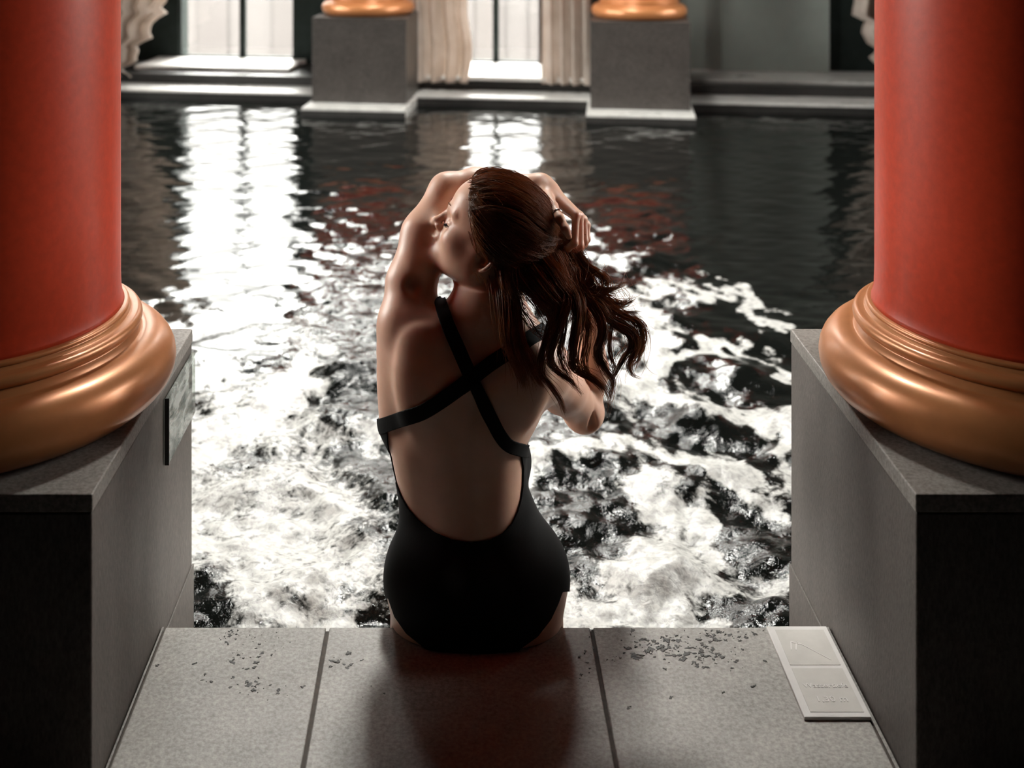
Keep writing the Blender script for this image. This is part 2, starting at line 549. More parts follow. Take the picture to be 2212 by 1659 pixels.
text_part('Wassertiefe', 0.0165, (0.661, 2.168, 0.0076), pq, M['etched'], 'plaque_lettering')
text_part('1,30 m', 0.021, (0.661, 2.130, 0.0076), pq, M['etched'], 'plaque_lettering')
b = MB()   # pictogram: a diving figure above a rising line
for (ax, ay, bx, by, w) in ((0.628, 2.275, 0.634, 2.300, .0022), (0.637, 2.275, 0.643, 2.296, .0022), (0.634, 2.300, 0.650, 2.292, .0022),
                            (0.645, 2.300, 0.694, 2.246, .0014)):
    d = np.array([bx - ax, by - ay]); d = d / np.linalg.norm(d); nn = np.array([-d[1], d[0]]) * w / 2
    q = [(ax + nn[0], ay + nn[1]), (ax - nn[0], ay - nn[1]), (bx - nn[0], by - nn[1]), (bx + nn[0], by + nn[1])]
    b.add([(x, y, 0.0073) for x, y in q] + [(x, y, 0.0078) for x, y in q],
          [(0, 1, 2, 3), (7, 6, 5, 4), (0, 4, 5, 1), (1, 5, 6, 2), (2, 6, 7, 3), (3, 7, 4, 0)])
b.build('plaque_pictogram', M['etched'], pq)


# ---- far side of the pool
def fbox(mb, u0, u1, v0, v1, z0, z1):
    return mb.box(u0, u1, v0, v1, z0, z1, FW)


BAY = 2.083
uL = 0.0                                    # centre of the left far plinth
names = ['second', 'third']
FZ = -0.155
far_labels = {-1: 'far grey granite plinth at the left end of the row across the pool',
              0: 'far grey granite plinth between the two bright windows across the pool',
              1: 'far grey granite plinth between the curtained window and the grey blind',
              2: 'far grey granite plinth at the right end of the row across the pool'}
col_labels = {-1: 'far red column with gold base at the left end of the row',
              0: 'far red column with gold base between the two bright windows',
              1: 'far red column with gold base between curtained window and grey blind',
              2: 'far red column with gold base at the right end of the row'}
PU = {-2: -5.3, -1: -2.72, 0: 0.0, 1: BAY, 2: 4.75, 3: 7.4}
for k in (-1, 0, 1, 2):
    uc = PU[k]
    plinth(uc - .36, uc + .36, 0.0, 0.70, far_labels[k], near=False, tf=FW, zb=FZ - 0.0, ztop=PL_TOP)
    c = FW(uc, 0.36, 0)
    column(c[0], c[1], PL_TOP, 0.93, col_labels[k])

# coping along the far edge, stepping forward round each plinth
cop = MB()
fbox(cop, -7, 9, 0.36, 1.9, -1.3, -0.150)
for k in (-2, -1, 0, 1, 2, 3):
    uc = PU[k]
    fbox(cop, uc - .385, uc + .385, -0.20, 0.3595, -1.3, FZ)
structure(cop.build('trim_3', M['pale_stone'], bevel=0.01), 'wet pale stone coping along the far edge of the pool', 'coping')
fc = MB()
fbox(fc, -7, 9, 0.345, 0.3595, -1.3, -0.166)
for k in (-2, -1, 0, 1, 2, 3):
    uc = PU[k]
    fbox(fc, uc - .39, uc + .39, -0.215, -0.2005, -1.3, FZ - 0.022)
structure(fc.build('trim_4', M['dark_stone']), 'dark stone face of the far pool edge at the water line', 'coping')
rs = MB()
fbox(rs, -7, 9, 0.78, 0.80, -0.150, -0.075)
fbox(rs, -7, 9, 0.70, 1.40, -0.1495, -0.072)
structure(rs.build('trim_5', M['dark_stone'], bevel=0.006), 'dark stone riser under the window sills', 'trim')

VW = 1.40     # window plane
SILL_Z = -0.030
bays = {}
for k in range(-2, 3):
    u0 = PU[k] + .36; u1 = PU[k + 1] - .36
    bays[k] = (u0, u1)

win = {-1: (u_of(385, VW), u_of(633, VW)), 0: (u_of(975, VW), u_of(1166, VW))}
mull = {-1: u_of(520.5, VW), 0: u_of(1070, VW)}
for k in (-2, 2):
    c = (bays[k][0] + bays[k][1]) / 2
    win[k] = (c - .5, c + .5); mull[k] = c
WZ0 = z_of(510, 135, VW); WZ1 = 3.9
WALL_T = 4.6

wb_ = MB()
ucur = -7.0
for k in (-2, -1, 0, 2):
    a, b_ = win[k]
    fbox(wb_, ucur, a, VW, VW + .25, -0.30, WALL_T)
    fbox(wb_, a, b_, VW, VW + .25, -0.30, WZ0)
    fbox(wb_, a, b_, VW, VW + .25, WZ1, WALL_T)
    ucur = b_
fbox(wb_, ucur, 9.0, VW, VW + .25, -0.30, WALL_T)
structure(wb_.build('wall_far', M['dark_frame']), 'dark wall with tall windows on the far side of the pool', 'wall')

for i, k in enumerate((-2, -1, 0, 2)):
    a, b_ = win[k]; m_ = mull[k]
    root = empty('window_%d' % (i + 1), FW((a + b_) / 2, VW + .06, WZ0))
    structure(root, ['tall window hidden at the left end of the far wall', 'tall two-paned window on the left of the far wall',
                     'tall two-paned window between cream curtains on the far wall', 'tall window hidden at the right end of the far wall'][i], 'window')
    fr = MB()
    t = 0.035
    fbox(fr, a, b_, VW + .03, VW + .09, WZ0, WZ0 + .052); fbox(fr, a, b_, VW + .03, VW + .09, WZ1 - t, WZ1)
    fbox(fr, a, a + .012, VW + .03, VW + .09, WZ0, WZ1); fbox(fr, b_ - .012, b_, VW + .03, VW + .09, WZ0, WZ1)
    fbox(fr, m_ - .024, m_ + .024, VW + .03, VW + .09, WZ0, WZ1)
    for zz in (1.5, 2.7):
        fbox(fr, a, b_, VW + .04, VW + .08, zz - .015, zz + .015)
    fr.build('window_frame', M['dark_frame'], root)
    for p0, p1 in ((a + .012, m_ - .014), (m_ + .014, b_ - .012)):
        g = MB(); fbox(g, p0, p1, VW + .055, VW + .061, WZ0 + .052, WZ1 - t); g.build('window_pane', M['pane'], root)
    L = bpy.data.lights.new('window_daylight', 'AREA')
    L.shape = 'RECTANGLE'; L.size = b_ - a; L.size_y = WZ1 - WZ0
    L.cycles.is_portal = True
    lo = bpy.data.objects.new('window_daylight', L); COL.objects.link(lo)
    lo.location = FW((a + b_) / 2, VW + .2, (WZ0 + WZ1) / 2)
    lo.rotation_euler = (-math.pi / 2, 0, -TH)

# brown right jamb of the curtained window
b = MB(); fbox(b, win[0][1], win[0][1] + .055, VW - .03, VW + .0, SILL_Z, 3.9)
structure(b.build('trim_6', M['brown_frame']), 'brown jamb beside the right pane of the curtained window', 'trim')

# white sills
for i, (k, p0, p1, vf) in enumerate(((-1, 300, 632, .85), (0, 893, 1268, .62))):
    b = MB(); fbox(b, u_of(p0, vf + .1), u_of(p1, vf + .1), vf, VW, SILL_Z - .035, SILL_Z)
    structure(b.build('trim_%d' % (7 + i), M['sill_white'], bevel=0.006), ['white sill under the left window', 'white sill under the curtained window'][i], 'window sill')
b = MB(); fbox(b, bays[1][0] + .05, bays[1][1] + .4, .80, VW, SILL_Z - .045, SILL_Z - .02)
structure(b.build('trim_9', M['pale_stone'], bevel=0.006), 'pale sill below the grey blind', 'window sill')

# grey blind in the right bay
bl = MB()
ub0, ub1 = bays[1][0] - .10, bays[1][1] + .16
fbox(bl, u_of(1560, VW - .1), u_of(1792, VW - .1), VW - .10, VW - .06, SILL_Z - .019, 4.2)
fbox(bl, u_of(1470, VW - .06), u_of(1560, VW - .06), VW - .06, VW - .02, SILL_Z - .019, 4.2)
tag(bl.build('window_blind', M['grey_blind']), 'grey green blind closed over the right-hand window bay', 'blind')


# curtains
def curtain(us, vs, z0, z1, amp, nfold, label, edge=None, phase=0.0):
    """a gathered cloth: u0..u1 at depth v, bottom z0; edge(z) moves the free side (ruffled, tied back)"""
    nu, nz = 90, 70
    u0, u1 = us
    V = []
    for j in range(nz):
        z = z0 + (z1 - z0) * (j / (nz - 1)) ** 1.6
        e0, e1 = (edge(z) if edge else (0, 0))
        for i in range(nu):
            t = i / (nu - 1)
            u = (u0 + e0) + ((u1 + e1) - (u0 + e0)) * t
            v = vs + amp * (math.sin(t * nfold * 2 * math.pi + phase + .5 * math.sin(z * 3)) + .35 * math.sin(t * nfold * 4.3 * math.pi + 1.0 + z))
            V.append(FW(u, v, z))
    F = np.array([(j * nu + i, j * nu + i + 1, (j + 1) * nu + i + 1, (j + 1) * nu + i) for j in range(nz - 1) for i in range(nu - 1)])
    o = mesh_np('curtain', np.array(V), F, M['curtain'])
    s = o.modifiers.new('thickness', 'SOLIDIFY'); s.thickness = 0.006
    return tag(o, label, 'curtain')


vc = 0.72
CURT = 4.1


def ruffle_left(z):      # free side on the right: ruffled swag falling back to the left towards the sill
    base = -0.33 + 0.33 * min(1, max(0, (z - SILL_Z) / 0.55))
    return 0.0, base + 0.035 * math.sin(z * 34) + 0.02 * math.sin(z * 61 + 1) + 0.5 * max(0, z - .6) * 0.25


def ruffle_right(z):     # free side on the left
    base = 0.24 - 0.24 * min(1, max(0, (z - SILL_Z) / 0.6))
    return base + 0.03 * math.sin(z * 34) + 0.018 * math.sin(z * 57 + 2) - 0.5 * max(0, z - .6) * 0.25, 0.0


curtain((u_of(170, vc), u_of(362, vc)), vc, z_of(270, 166, vc), CURT, 0.035, 5, 'cream ruffled curtain beside the left column, tied back at the left window', ruffle_left)
curtain((u_of(885, vc - .02), u_of(1018, vc - .02)), vc - .12, z_of(950, 178, vc - .12), CURT, 0.035, 4, 'cream curtain hanging left of the middle window pane',
        lambda z: (0, 0.02 * math.sin(z * 9)))
curtain((u_of(1172, vc - .1), u_of(1276, vc - .1)), vc - .12, z_of(1225, 183, vc - .12), CURT, 0.03, 4, 'cream curtain hanging right of the middle window pane')
curtain((u_of(1842, vc), u_of(1990, vc)), vc - .02, z_of(1890, 196, vc), CURT, 0.035, 4, 'cream ruffled curtain beside the right column', ruffle_right)

# ---- room shell
def wall_box(name, x0, x1, y0, y1, z0, z1, mat, label):
    b = MB(); b.box(x0, x1, y0, y1, z0, z1)
    return structure(b.build(name, mat), label, name.split('_')[0])


wall_box('wall_back', -6.2, 6.2, -2.6, -2.4, -1.3, 4.6, M['dark_void'], 'dark wall behind the viewpoint')
SKX0, SKX1, SKY0, SKY1 = -0.30, 0.38, 5.0, 8.7        # unseen glazed slot along the pool, added for light from above
cb = MB()
cb.box(-6.2, SKX0, -2.6, 11.6, 4.6, 4.8); cb.box(SKX1, 6.2, -2.6, 11.6, 4.6, 4.8)
cb.box(SKX0, SKX1, -2.6, SKY0, 4.6, 4.8); cb.box(SKX0, SKX1, SKY1, 11.6, 4.6, 4.8)
structure(cb.build('ceiling', M['wall_paint']), 'dark ceiling of the pool hall', 'ceiling')
root = empty('window_7', (0.05, 6.8, 4.7)); structure(root, 'long glazed roof light added over the middle of the pool for light from above', 'window')
fr = MB()
for k in range(1, 6):
    y = SKY0 + (SKY1 - SKY0) * k / 6
    fr.box(SKX0, SKX1, y - .02, y + .02, 4.68, 4.74)
fr.build('window_frame', M['dark_frame'], root)
g = MB(); g.box(SKX0, SKX1, SKY0, SKY1, 4.742, 4.75); g.build('window_pane', M['pane'], root)
L = bpy.data.lights.new('window_daylight', 'AREA'); L.shape = 'RECTANGLE'; L.size = SKX1 - SKX0; L.size_y = SKY1 - SKY0
L.cycles.is_portal = True
lo = bpy.data.objects.new('window_daylight', L); COL.objects.link(lo)
lo.location = ((SKX0 + SKX1) / 2, (SKY0 + SKY1) / 2, 4.79)
# side walls, with unseen tall windows added for light from both sides
n_win = 8
for side, xw in (('left', -4.6), ('right', 4.9)):
    sg_ = -1 if side == 'left' else 1
    xa, xb = (xw - .2, xw) if side == 'left' else (xw, xw + .2)
    wlm = MB()
    spans = [(3.7, 5.5), (6.1, 7.0), (7.9, 8.8)] if side == 'left' else [(3.7, 5.2), (6.0, 6.9), (7.9, 8.8)]
    ycur = -2.4
    for y0, y1 in spans:
        wlm.box(xa, xb, ycur, y0, -1.3, 4.6); wlm.box(xa, xb, y0, y1, -1.3, 0.1); wlm.box(xa, xb, y0, y1, 3.9, 4.6)
        ycur = y1
    wlm.box(xa, xb, ycur, 11.6, -1.3, 4.6)
    structure(wlm.build('wall_' + side, M['dark_void']), 'dark wall on the %s of the pool hall' % side, 'wall')
    for (y0, y1), which in zip(spans, ('nearest', 'middle', 'farthest')):
        xm = (xa + xb) / 2
        root = empty('window_%d' % n_win, (xm, (y0 + y1) / 2, 0.1)); n_win += 1
        structure(root, '%s tall window added for light in the %s wall of the hall' % (which, side), 'window')
        fr = MB(); fr.box(xm - .03, xm + .03, (y0 + y1) / 2 - .03, (y0 + y1) / 2 + .03, .1, 3.9); fr.build('window_frame', M['dark_frame'], root)
        g = MB(); g.box(xm - .003, xm + .003, y0, y1, .1, 3.9); g.build('window_pane', M['pane'], root)
        L = bpy.data.lights.new('window_daylight', 'AREA'); L.shape = 'RECTANGLE'; L.size = y1 - y0; L.size_y = 3.8
        L.cycles.is_portal = True
        lo = bpy.data.objects.new('window_daylight', L); COL.objects.link(lo)
        lo.location = (xm + .05 * sg_, (y0 + y1) / 2, 2.0); lo.rotation_euler = (math.pi / 2, 0, sg_ * math.pi / 2)

# ---- pale building across the street, seen through the panes
bd = empty('pale_building', (0, 17, -3)); tag(bd, 'pale building outside, seen blurred through the window panes', 'building')
b = MB(); b.box(-14, 14, 17, 17.5, -3, 1.2); b.build('building_wall', M['facade'], bd)
for x in (-5.2, -3.65, -2.6, -1.0, .25, 1.0, 2.6):
    b = MB(); b.box(x, x + .4, 16.97, 17.0, -1.2, 0.6); b.build('building_window', M['facade_dark'], bd)


# ------------------------------------------------------------------ water
def smooth01(t):
    t = np.clip(t, 0, 1)
    return t * t * (3 - 2 * t)


def build_water():
    nr, nc = 760, 640
    yy = EDGE_Y * (10.0 / EDGE_Y) ** (np.linspace(0, 1, nr))
    half = np.linspace(-1, 1, nc)
    Yg = np.repeat(yy[:, None], nc, 1)
    kx = np.minimum(5.95, yy * 0.52 + 0.25)
    Xg = half[None, :] * kx[:, None] + 0.04 * Yg
    Xg = np.clip(Xg, -5.98, 5.98)
    px = VX + F_PX * Xg / Yg
    py = VY + F_PX * (CAM_H - WATER_Z) / Yg
    y_on = 5.3 + 2.2 * smooth01((px - 600) / 120) * smooth01((1560 - px) / 120)
    near = smooth01((y_on - Yg) / (y_on * .48))
    calm = smooth01((px - 1480) / 220) * smooth01((690 - py) / 180)
    agit = near * (1 - 0.85 * calm)
    Z = np.zeros_like(Xg)
    r = np.random.default_rng(3)
    for i in range(46):
        lam = 0.06 * (9.0 ** r.random())
        th = r.random() * 2 * math.pi
        kk = 2 * math.pi / lam
        ph = r.random() * 6.28
        arg = kk * (math.cos(th) * Xg + math.sin(th) * Yg) + ph + 1.5 * np.sin(Xg * 2.1 + i) + 1.2 * np.sin(Yg * 2.7 + 2 * i)
        slope = (0.008 + 0.045 * agit) * (1.0 if lam > .16 else 1.5)
        # far ripples lie in long, low lines
        fac = np.where(abs(math.sin(th)) > 0.6, 1.0, 0.45 + 0.55 * near)
        s = np.sin(arg)
        Z += slope / kk * fac * (s + 0.25 * np.sin(2 * arg + 1) * near)
    # swells round the jets
    for (jx, jy, R, A) in ((1430, 1240, .33, .02), (1500, 900, .30, .022), (1600, 800, .28, .018), (600, 1050, .40, .02), (760, 800, .3, .018)):
        jy_ = F_PX * (CAM_H - WATER_Z) / (jy - VY); jx_ = (jx - VX) / F_PX * jy_
        d = np.hypot(Xg - jx_, (Yg - jy_) * 0.8)
        Z += A * np.exp(-(d / R) ** 2) * np.cos(d / R * 5.5)
    # keep it from climbing over the stone edges
    Z = np.clip(Z, -0.09, 0.075)

    px0, py0 = px, py
    px = px0 + 17 * np.sin(Xg * 19 + 2.2 * np.sin(Yg * 13)) + 10 * np.sin(Yg * 37 + Xg * 29) + 6 * np.sin(Xg * 71 - Yg * 53)
    py = py0 + 11 * np.sin(Xg * 23 + 1.0 + 2.0 * np.sin(Yg * 11)) + 7 * np.sin(Xg * 43 + Yg * 31) + 5 * np.sin(Xg * 83 + 2.0)

    def seg(pts, w):
        best = np.full(px.shape, 1e9)
        for (a, b) in zip(pts[:-1], pts[1:]):
            ax, ay = a; bx, by = b
            dx, dy = bx - ax, by - ay
            t = np.clip(((px - ax) * dx + (py - ay) * dy) / (dx * dx + dy * dy), 0, 1)
            best = np.minimum(best, np.hypot(px - ax - t * dx, py - ay - t * dy))
        return np.exp(-(best / w) ** 2)

    def blob(cx, cy, rx, ry):
        return np.exp(-(((px - cx) / rx) ** 2 + ((py - cy) / ry) ** 2) ** 1.5)

    foam_glare = .33 * smooth01((py - 640) / 160) * smooth01((900 - px) / 200) + .30 * smooth01((py - 900) / 200)  # froth, with bright window reflections also painted white into the same mask

    def put(a, val):
        np.maximum(foam_glare, a * val, out=foam_glare)
    put(blob(560, 1060, 330, 330), .52)
    put(blob(500, 1180, 230, 220), .66)
    put(blob(560, 900, 190, 130), .60)
    put(blob(720, 1240, 210, 130), .60)
    put(blob(640, 720, 230, 90), .44)
    put(blob(460, 820, 120, 60), .60)
    put(seg([(430, 980), (560, 900), (680, 780)], 60), .75)
    put(seg([(620, 990), (720, 930), (830, 950)], 40), .62)
    put(seg([(1320, 650), (1450, 615), (1600, 640), (1690, 720)], 26), .72)
    put(seg([(1400, 690), (1420, 760), (1400, 840), (1330, 830)], 55), .80)
    put(seg([(1420, 800), (1500, 755), (1600, 745), (1710, 810)], 24), .80)
    put(seg([(1400, 830), (1500, 880), (1600, 905), (1710, 900)], 34), .82)
    put(seg([(1130, 1010), (1260, 955), (1420, 960), (1560, 1010), (1690, 1110)], 34), .85)
    put(seg([(1380, 1040), (1440, 1090), (1540, 1140), (1570, 1230), (1690, 1270)], 42), .78)
    put(blob(1420, 1240, 190, 130), .74)
    put(seg([(1230, 1320), (1400, 1330), (1560, 1340)], 40), .78)
    put(seg([(1700, 900), (1700, 1000), (1690, 1100)], 40), .7)
    put(blob(1200, 1290, 60, 60), .66)
    for d, a in ((blob(440, 1310, 70, 55), .5), (blob(790, 800, 90, 110), .35), (blob(1590, 808, 105, 45), .5), (blob(1430, 922, 150, 38), .6),
                 (blob(1640, 1170, 75, 95), .45), (blob(1250, 1150, 75, 70), .3), (blob(1620, 1330, 80, 50), .3)):
        foam_glare -= d * a
    chop = 0.06 + 0.55 * agit
    idx = np.arange(nr * nc).reshape(nr, nc)
    F = np.stack([idx[:-1, :-1], idx[:-1, 1:], idx[1:, 1:], idx[1:, :-1]], -1).reshape(-1, 4)
    V = np.stack([Xg, Yg, WATER_Z + Z], -1).reshape(-1, 3)
    cx_, cy_ = V[F].mean(1)[:, 0], V[F].mean(1)[:, 1]
    vv = (cx_ - PIV[0]) * E2[0] + (cy_ - PIV[1]) * E2[1]
    ok = vv < .352
    for a_, b_ in ((LX0, LX1), (RX0, RX1)):
        ok &= ~((cx_ > a_ + .004) & (cx_ < b_ - .004) & (cy_ < PL_Y1 - .004))
    ok &= (cx_ > -4.58) & (cx_ < 4.88)
    F = F[ok]
    used, inv = np.unique(F, return_inverse=True)
    F = inv.reshape(-1, 4); V = V[used]; foam_glare = foam_glare.ravel()[used]; chop = chop.ravel()[used]
    o = mesh_np('pool_water', V, F, M['water'])
    me = o.data
    for nm, arr in (('foam_glare', foam_glare), ('chop', chop)):
        a = me.attributes.new(nm, 'FLOAT', 'POINT')
        a.data.foreach_set('value', arr.astype(np.float32).ravel())
    tag(o, 'dark pool water with jet froth and white reflections painted in', 'water', None, 'stuff')


build_water()

# ------------------------------------------------------------------ the woman: one continuous body grown from a distance field
class Field:
    def __init__(s, xs, ys, zs):
        s.xs, s.ys, s.zs = [a.astype(np.float32) for a in (xs, ys, zs)]
        s.D = np.full((len(xs), len(ys), len(zs)), 0.5, np.float32)

    def win(s, lo, hi):
        out = []
        for a, l, h in zip((s.xs, s.ys, s.zs), lo, hi):
            i0 = max(0, int(np.searchsorted(a, l)) - 1); i1 = min(len(a), int(np.searchsorted(a, h)) + 1)
            out.append(slice(i0, max(i0, i1)))
        return tuple(out)

    def grid(s, w):
        return s.xs[w[0]][:, None, None], s.ys[w[1]][None, :, None], s.zs[w[2]][None, None, :]

    def union(s, fn, lo, hi, k=0.01):
        m = k + 0.012
        w = s.win([a - m for a in lo], [a + m for a in hi])
        if any(q.stop <= q.start for q in w):
            return
        d = fn(*s.grid(w)); o = s.D[w]
        h = np.maximum(k - np.abs(d - o), 0) / k
        s.D[w] = np.minimum(d, o) - h * h * k * 0.25

    def carve(s, fn, lo, hi, k=0.01):
        m = k + 0.012
        w = s.win([a - m for a in lo], [a + m for a in hi])
        if any(q.stop <= q.start for q in w):
            return
        d = -fn(*s.grid(w)); o = s.D[w]
        h = np.maximum(k - np.abs(d - o), 0) / k
        s.D[w] = np.maximum(d, o) + h * h * k * 0.25

    @staticmethod
    def cone(a, b, ra, rb):
        a = np.asarray(a, float); b = np.asarray(b, float); ab = b - a; L2 = float(ab @ ab) + 1e-12

        def fn(X, Y, Z):
            t = np.clip(((X - a[0]) * ab[0] + (Y - a[1]) * ab[1] + (Z - a[2]) * ab[2]) / L2, 0, 1)
            return np.sqrt((X - a[0] - t * ab[0]) ** 2 + (Y - a[1] - t * ab[1]) ** 2 + (Z - a[2] - t * ab[2]) ** 2) - (ra + (rb - ra) * t)
        r = max(ra, rb)
        return fn, np.minimum(a, b) - r, np.maximum(a, b) + r

    @staticmethod
    def ell(c, r, ax=None):
        c = np.asarray(c, float); r = np.asarray(r, float)
        A = np.eye(3) if ax is None else np.asarray(ax, float)

        def fn(X, Y, Z):
            x, y, z = X - c[0], Y - c[1], Z - c[2]
            q = [(x * A[i][0] + y * A[i][1] + z * A[i][2]) for i in range(3)]
            k0 = np.sqrt(sum((q[i] / r[i]) ** 2 for i in range(3)))
            k1 = np.sqrt(sum((q[i] / r[i] ** 2) ** 2 for i in range(3))) + 1e-9
            return k0 * (k0 - 1.0) / k1
        e = np.sqrt(((A * r[:, None]) ** 2).sum(0))
        return fn, c - e, c + e

    def chain(s, pts, rad, k=0.012):
        for i in range(len(pts) - 1):
            s.union(*s.cone(pts[i], pts[i + 1], rad[i], rad[i + 1]), k=k)

    def mesh(s):
        D = s.D; sg = D < 0
        nx, ny, nz = D.shape
        c = np.zeros((nx - 1, ny - 1, nz - 1), np.uint8)
        for i in (0, 1):
            for j in (0, 1):
                for k in (0, 1):
                    c += sg[i:nx - 1 + i, j:ny - 1 + j, k:nz - 1 + k]
        act = (c > 0) & (c < 8)
        I, J, K = np.nonzero(act)
        idx = np.full(act.shape, -1, np.int32); idx[I, J, K] = np.arange(len(I))
        acc = np.zeros((len(I), 3)); cnt = np.zeros(len(I))
        ax = (s.xs, s.ys, s.zs)
        for d in range(3):
            for p in (0, 1):
                for q in (0, 1):
                    o = [0, 0, 0]; oth = [e for e in range(3) if e != d]
                    o[oth[0]] = p; o[oth[1]] = q
                    i0, j0, k0 = I + o[0], J + o[1], K + o[2]
                    e = [0, 0, 0]; e[d] = 1
                    a = D[i0, j0, k0]; b = D[i0 + e[0], j0 + e[1], k0 + e[2]]
                    m = (a < 0) != (b < 0)
                    t = np.where(m, a / np.where(m, a - b, 1), 0)
                    base = [ax[0][i0], ax[1][j0], ax[2][k0]]
                    nxt = [ax[0][i0 + e[0]], ax[1][j0 + e[1]], ax[2][k0 + e[2]]]
                    for g in range(3):
                        acc[:, g] += np.where(m, base[g] + (nxt[g] - base[g]) * t, 0)
                    cnt += m
        V = acc / cnt[:, None]
        Fs = []
        for d in range(3):
            oth = [e for e in range(3) if e != d]
            sl_a = [slice(1, -1)] * 3; sl_b = [slice(1, -1)] * 3
            sl_a[d] = slice(0, -1); sl_b[d] = slice(1, None)
            A = sg[tuple(sl_a)]; B = sg[tuple(sl_b)]
            ii = np.array(np.nonzero(A != B))
            flip = A[tuple(ii)]
            g = ii.copy(); g[oth[0]] += 1; g[oth[1]] += 1

            def cell(p, q):
                h = g.copy(); h[oth[0]] -= p; h[oth[1]] -= q
                return idx[h[0], h[1], h[2]]
            q4 = np.stack([cell(0, 0), cell(1, 0), cell(1, 1), cell(0, 1)], -1)
            if d == 1:
                flip = ~flip
            q4[~flip] = q4[~flip][:, ::-1]
            Fs.append(q4)
        return V, np.concatenate(Fs)


def tri_normals(V, T):
    n = np.cross(V[T[:, 1]] - V[T[:, 0]], V[T[:, 2]] - V[T[:, 0]])
    N = np.zeros_like(V)
    for i in range(3):
        for g in range(3):
            N[:, g] += np.bincount(T[:, i], n[:, g], len(V))
    return N / (np.linalg.norm(N, axis=1)[:, None] + 1e-12)


def relax(V, Q, it, lam=0.5):
    E = np.unique(np.sort(np.concatenate([Q[:, [0, 1]], Q[:, [1, 2]], Q[:, [2, 3]], Q[:, [3, 0]]]), axis=1), axis=0)
    deg = np.bincount(E.ravel(), minlength=len(V)).astype(float)
    for k in range(it):
        for l_ in (lam, -lam * 1.04):
            S = np.zeros_like(V)
            for g in range(3):
                S[:, g] = np.bincount(E[:, 0], V[E[:, 1], g], len(V)) + np.bincount(E[:, 1], V[E[:, 0], g], len(V))
            V = V + l_ * (S / deg[:, None] - V)
    return V


def clip_surface(V, N, T, m, off):
    """the part of a triangle surface where m > 0, cut exactly along m = 0, pushed out along the normals by off"""
    s = m > 0
    k = s[T].sum(1)
    out_t = [tuple(t) for t in T[k == 3]]
    newv, newn, newo = [], [], []
    cache = {}
    base = len(V)

    def cut(a, b):
        key = (a, b) if a < b else (b, a)
        if key not in cache:
            a, b = key
            t = m[a] / (m[a] - m[b])
            cache[key] = base + len(newv)
            newv.append(V[a] + (V[b] - V[a]) * t); newn.append(N[a] + (N[b] - N[a]) * t); newo.append(off[a] + (off[b] - off[a]) * t)
        return cache[key]
    for t in T[(k == 1) | (k == 2)]:
        t = list(map(int, t))
        while not (s[t[0]] and not s[t[2]]):
            t = t[1:] + t[:1]
        a, b, c = t
        if s[b]:
            p, q = cut(b, c), cut(a, c)
            out_t += [(a, b, p), (a, p, q)]
        else:
            out_t.append((a, cut(a, b), cut(a, c)))
    VV = np.concatenate([V, np.array(newv).reshape(-1, 3)]); NN = np.concatenate([N, np.array(newn).reshape(-1, 3)])
    OO = np.concatenate([off, np.array(newo)])
    VV = VV + NN * OO[:, None]
    tt = np.array(out_t)
    used, inv = np.unique(tt, return_inverse=True)
    return VV[used], inv.reshape(-1, 3)


def project(V):
    return VX + F_PX * V[:, 0] / V[:, 1], VY + F_PX * (CAM_H - V[:, 2]) / V[:, 1]


def in_poly(px, py, poly):
    """signed distance to a closed polygon (positive inside)"""
    poly = np.asarray(poly, float)
    ins = np.zeros(px.shape, bool); dmin = np.full(px.shape, 1e9)
    for i in range(len(poly)):
        x1, y1 = poly[i]; x2, y2 = poly[(i + 1) % len(poly)]
        c = ((y1 > py) != (y2 > py)) & (px < (x2 - x1) * (py - y1) / ((y2 - y1) if y2 != y1 else 1e-9) + x1)
        ins ^= c
        dx, dy = x2 - x1, y2 - y1
        t = np.clip(((px - x1) * dx + (py - y1) * dy) / (dx * dx + dy * dy + 1e-9), 0, 1)
        dmin = np.minimum(dmin, np.hypot(px - x1 - t * dx, py - y1 - t * dy))
    return np.where(ins, dmin, -dmin)


def spline(pts, n):
    """Catmull-Rom through the points"""
    p = np.asarray(pts, float)
    p = np.concatenate([[2 * p[0] - p[1]], p, [2 * p[-1] - p[-2]]])
    out = []
    m = len(p) - 3
    t = np.linspace(0, m - 1e-6, n)
    i = t.astype(int); f = (t - i)[:, None]
    a, b, c, d = p[i], p[i + 1], p[i + 2], p[i + 3]
    return 0.5 * (2 * b + (c - a) * f + (2 * a - 5 * b + 4 * c - d) * f ** 2 + (3 * b - a - 3 * c + d) * f ** 3)


def axis_steps(parts):
    out = [np.array([parts[0][0]])]
    for a, b, h in parts:
        n = max(1, int(round((b - a) / h)))
        out.append(np.linspace(a, b, n + 1)[1:])
    return np.concatenate(out)


# head frame
HEAD_O = P(1055, 525, 2.44)
pitch, yaw = math.radians(23), math.radians(12)
HF = np.array([-math.cos(pitch) * math.cos(yaw), math.cos(pitch) * math.sin(yaw), math.sin(pitch)])
HS = np.array([-math.sin(yaw), -math.cos(yaw), 0.0])       # towards her left ear
HU = np.cross(HF, HS); HU *= np.sign(HU[2])
HSC = 1.05


def HP(f, u, s):
    return HEAD_O + HSC * (f * HF + u * HU + s * HS)


HAX = np.array([HF, HU, HS])


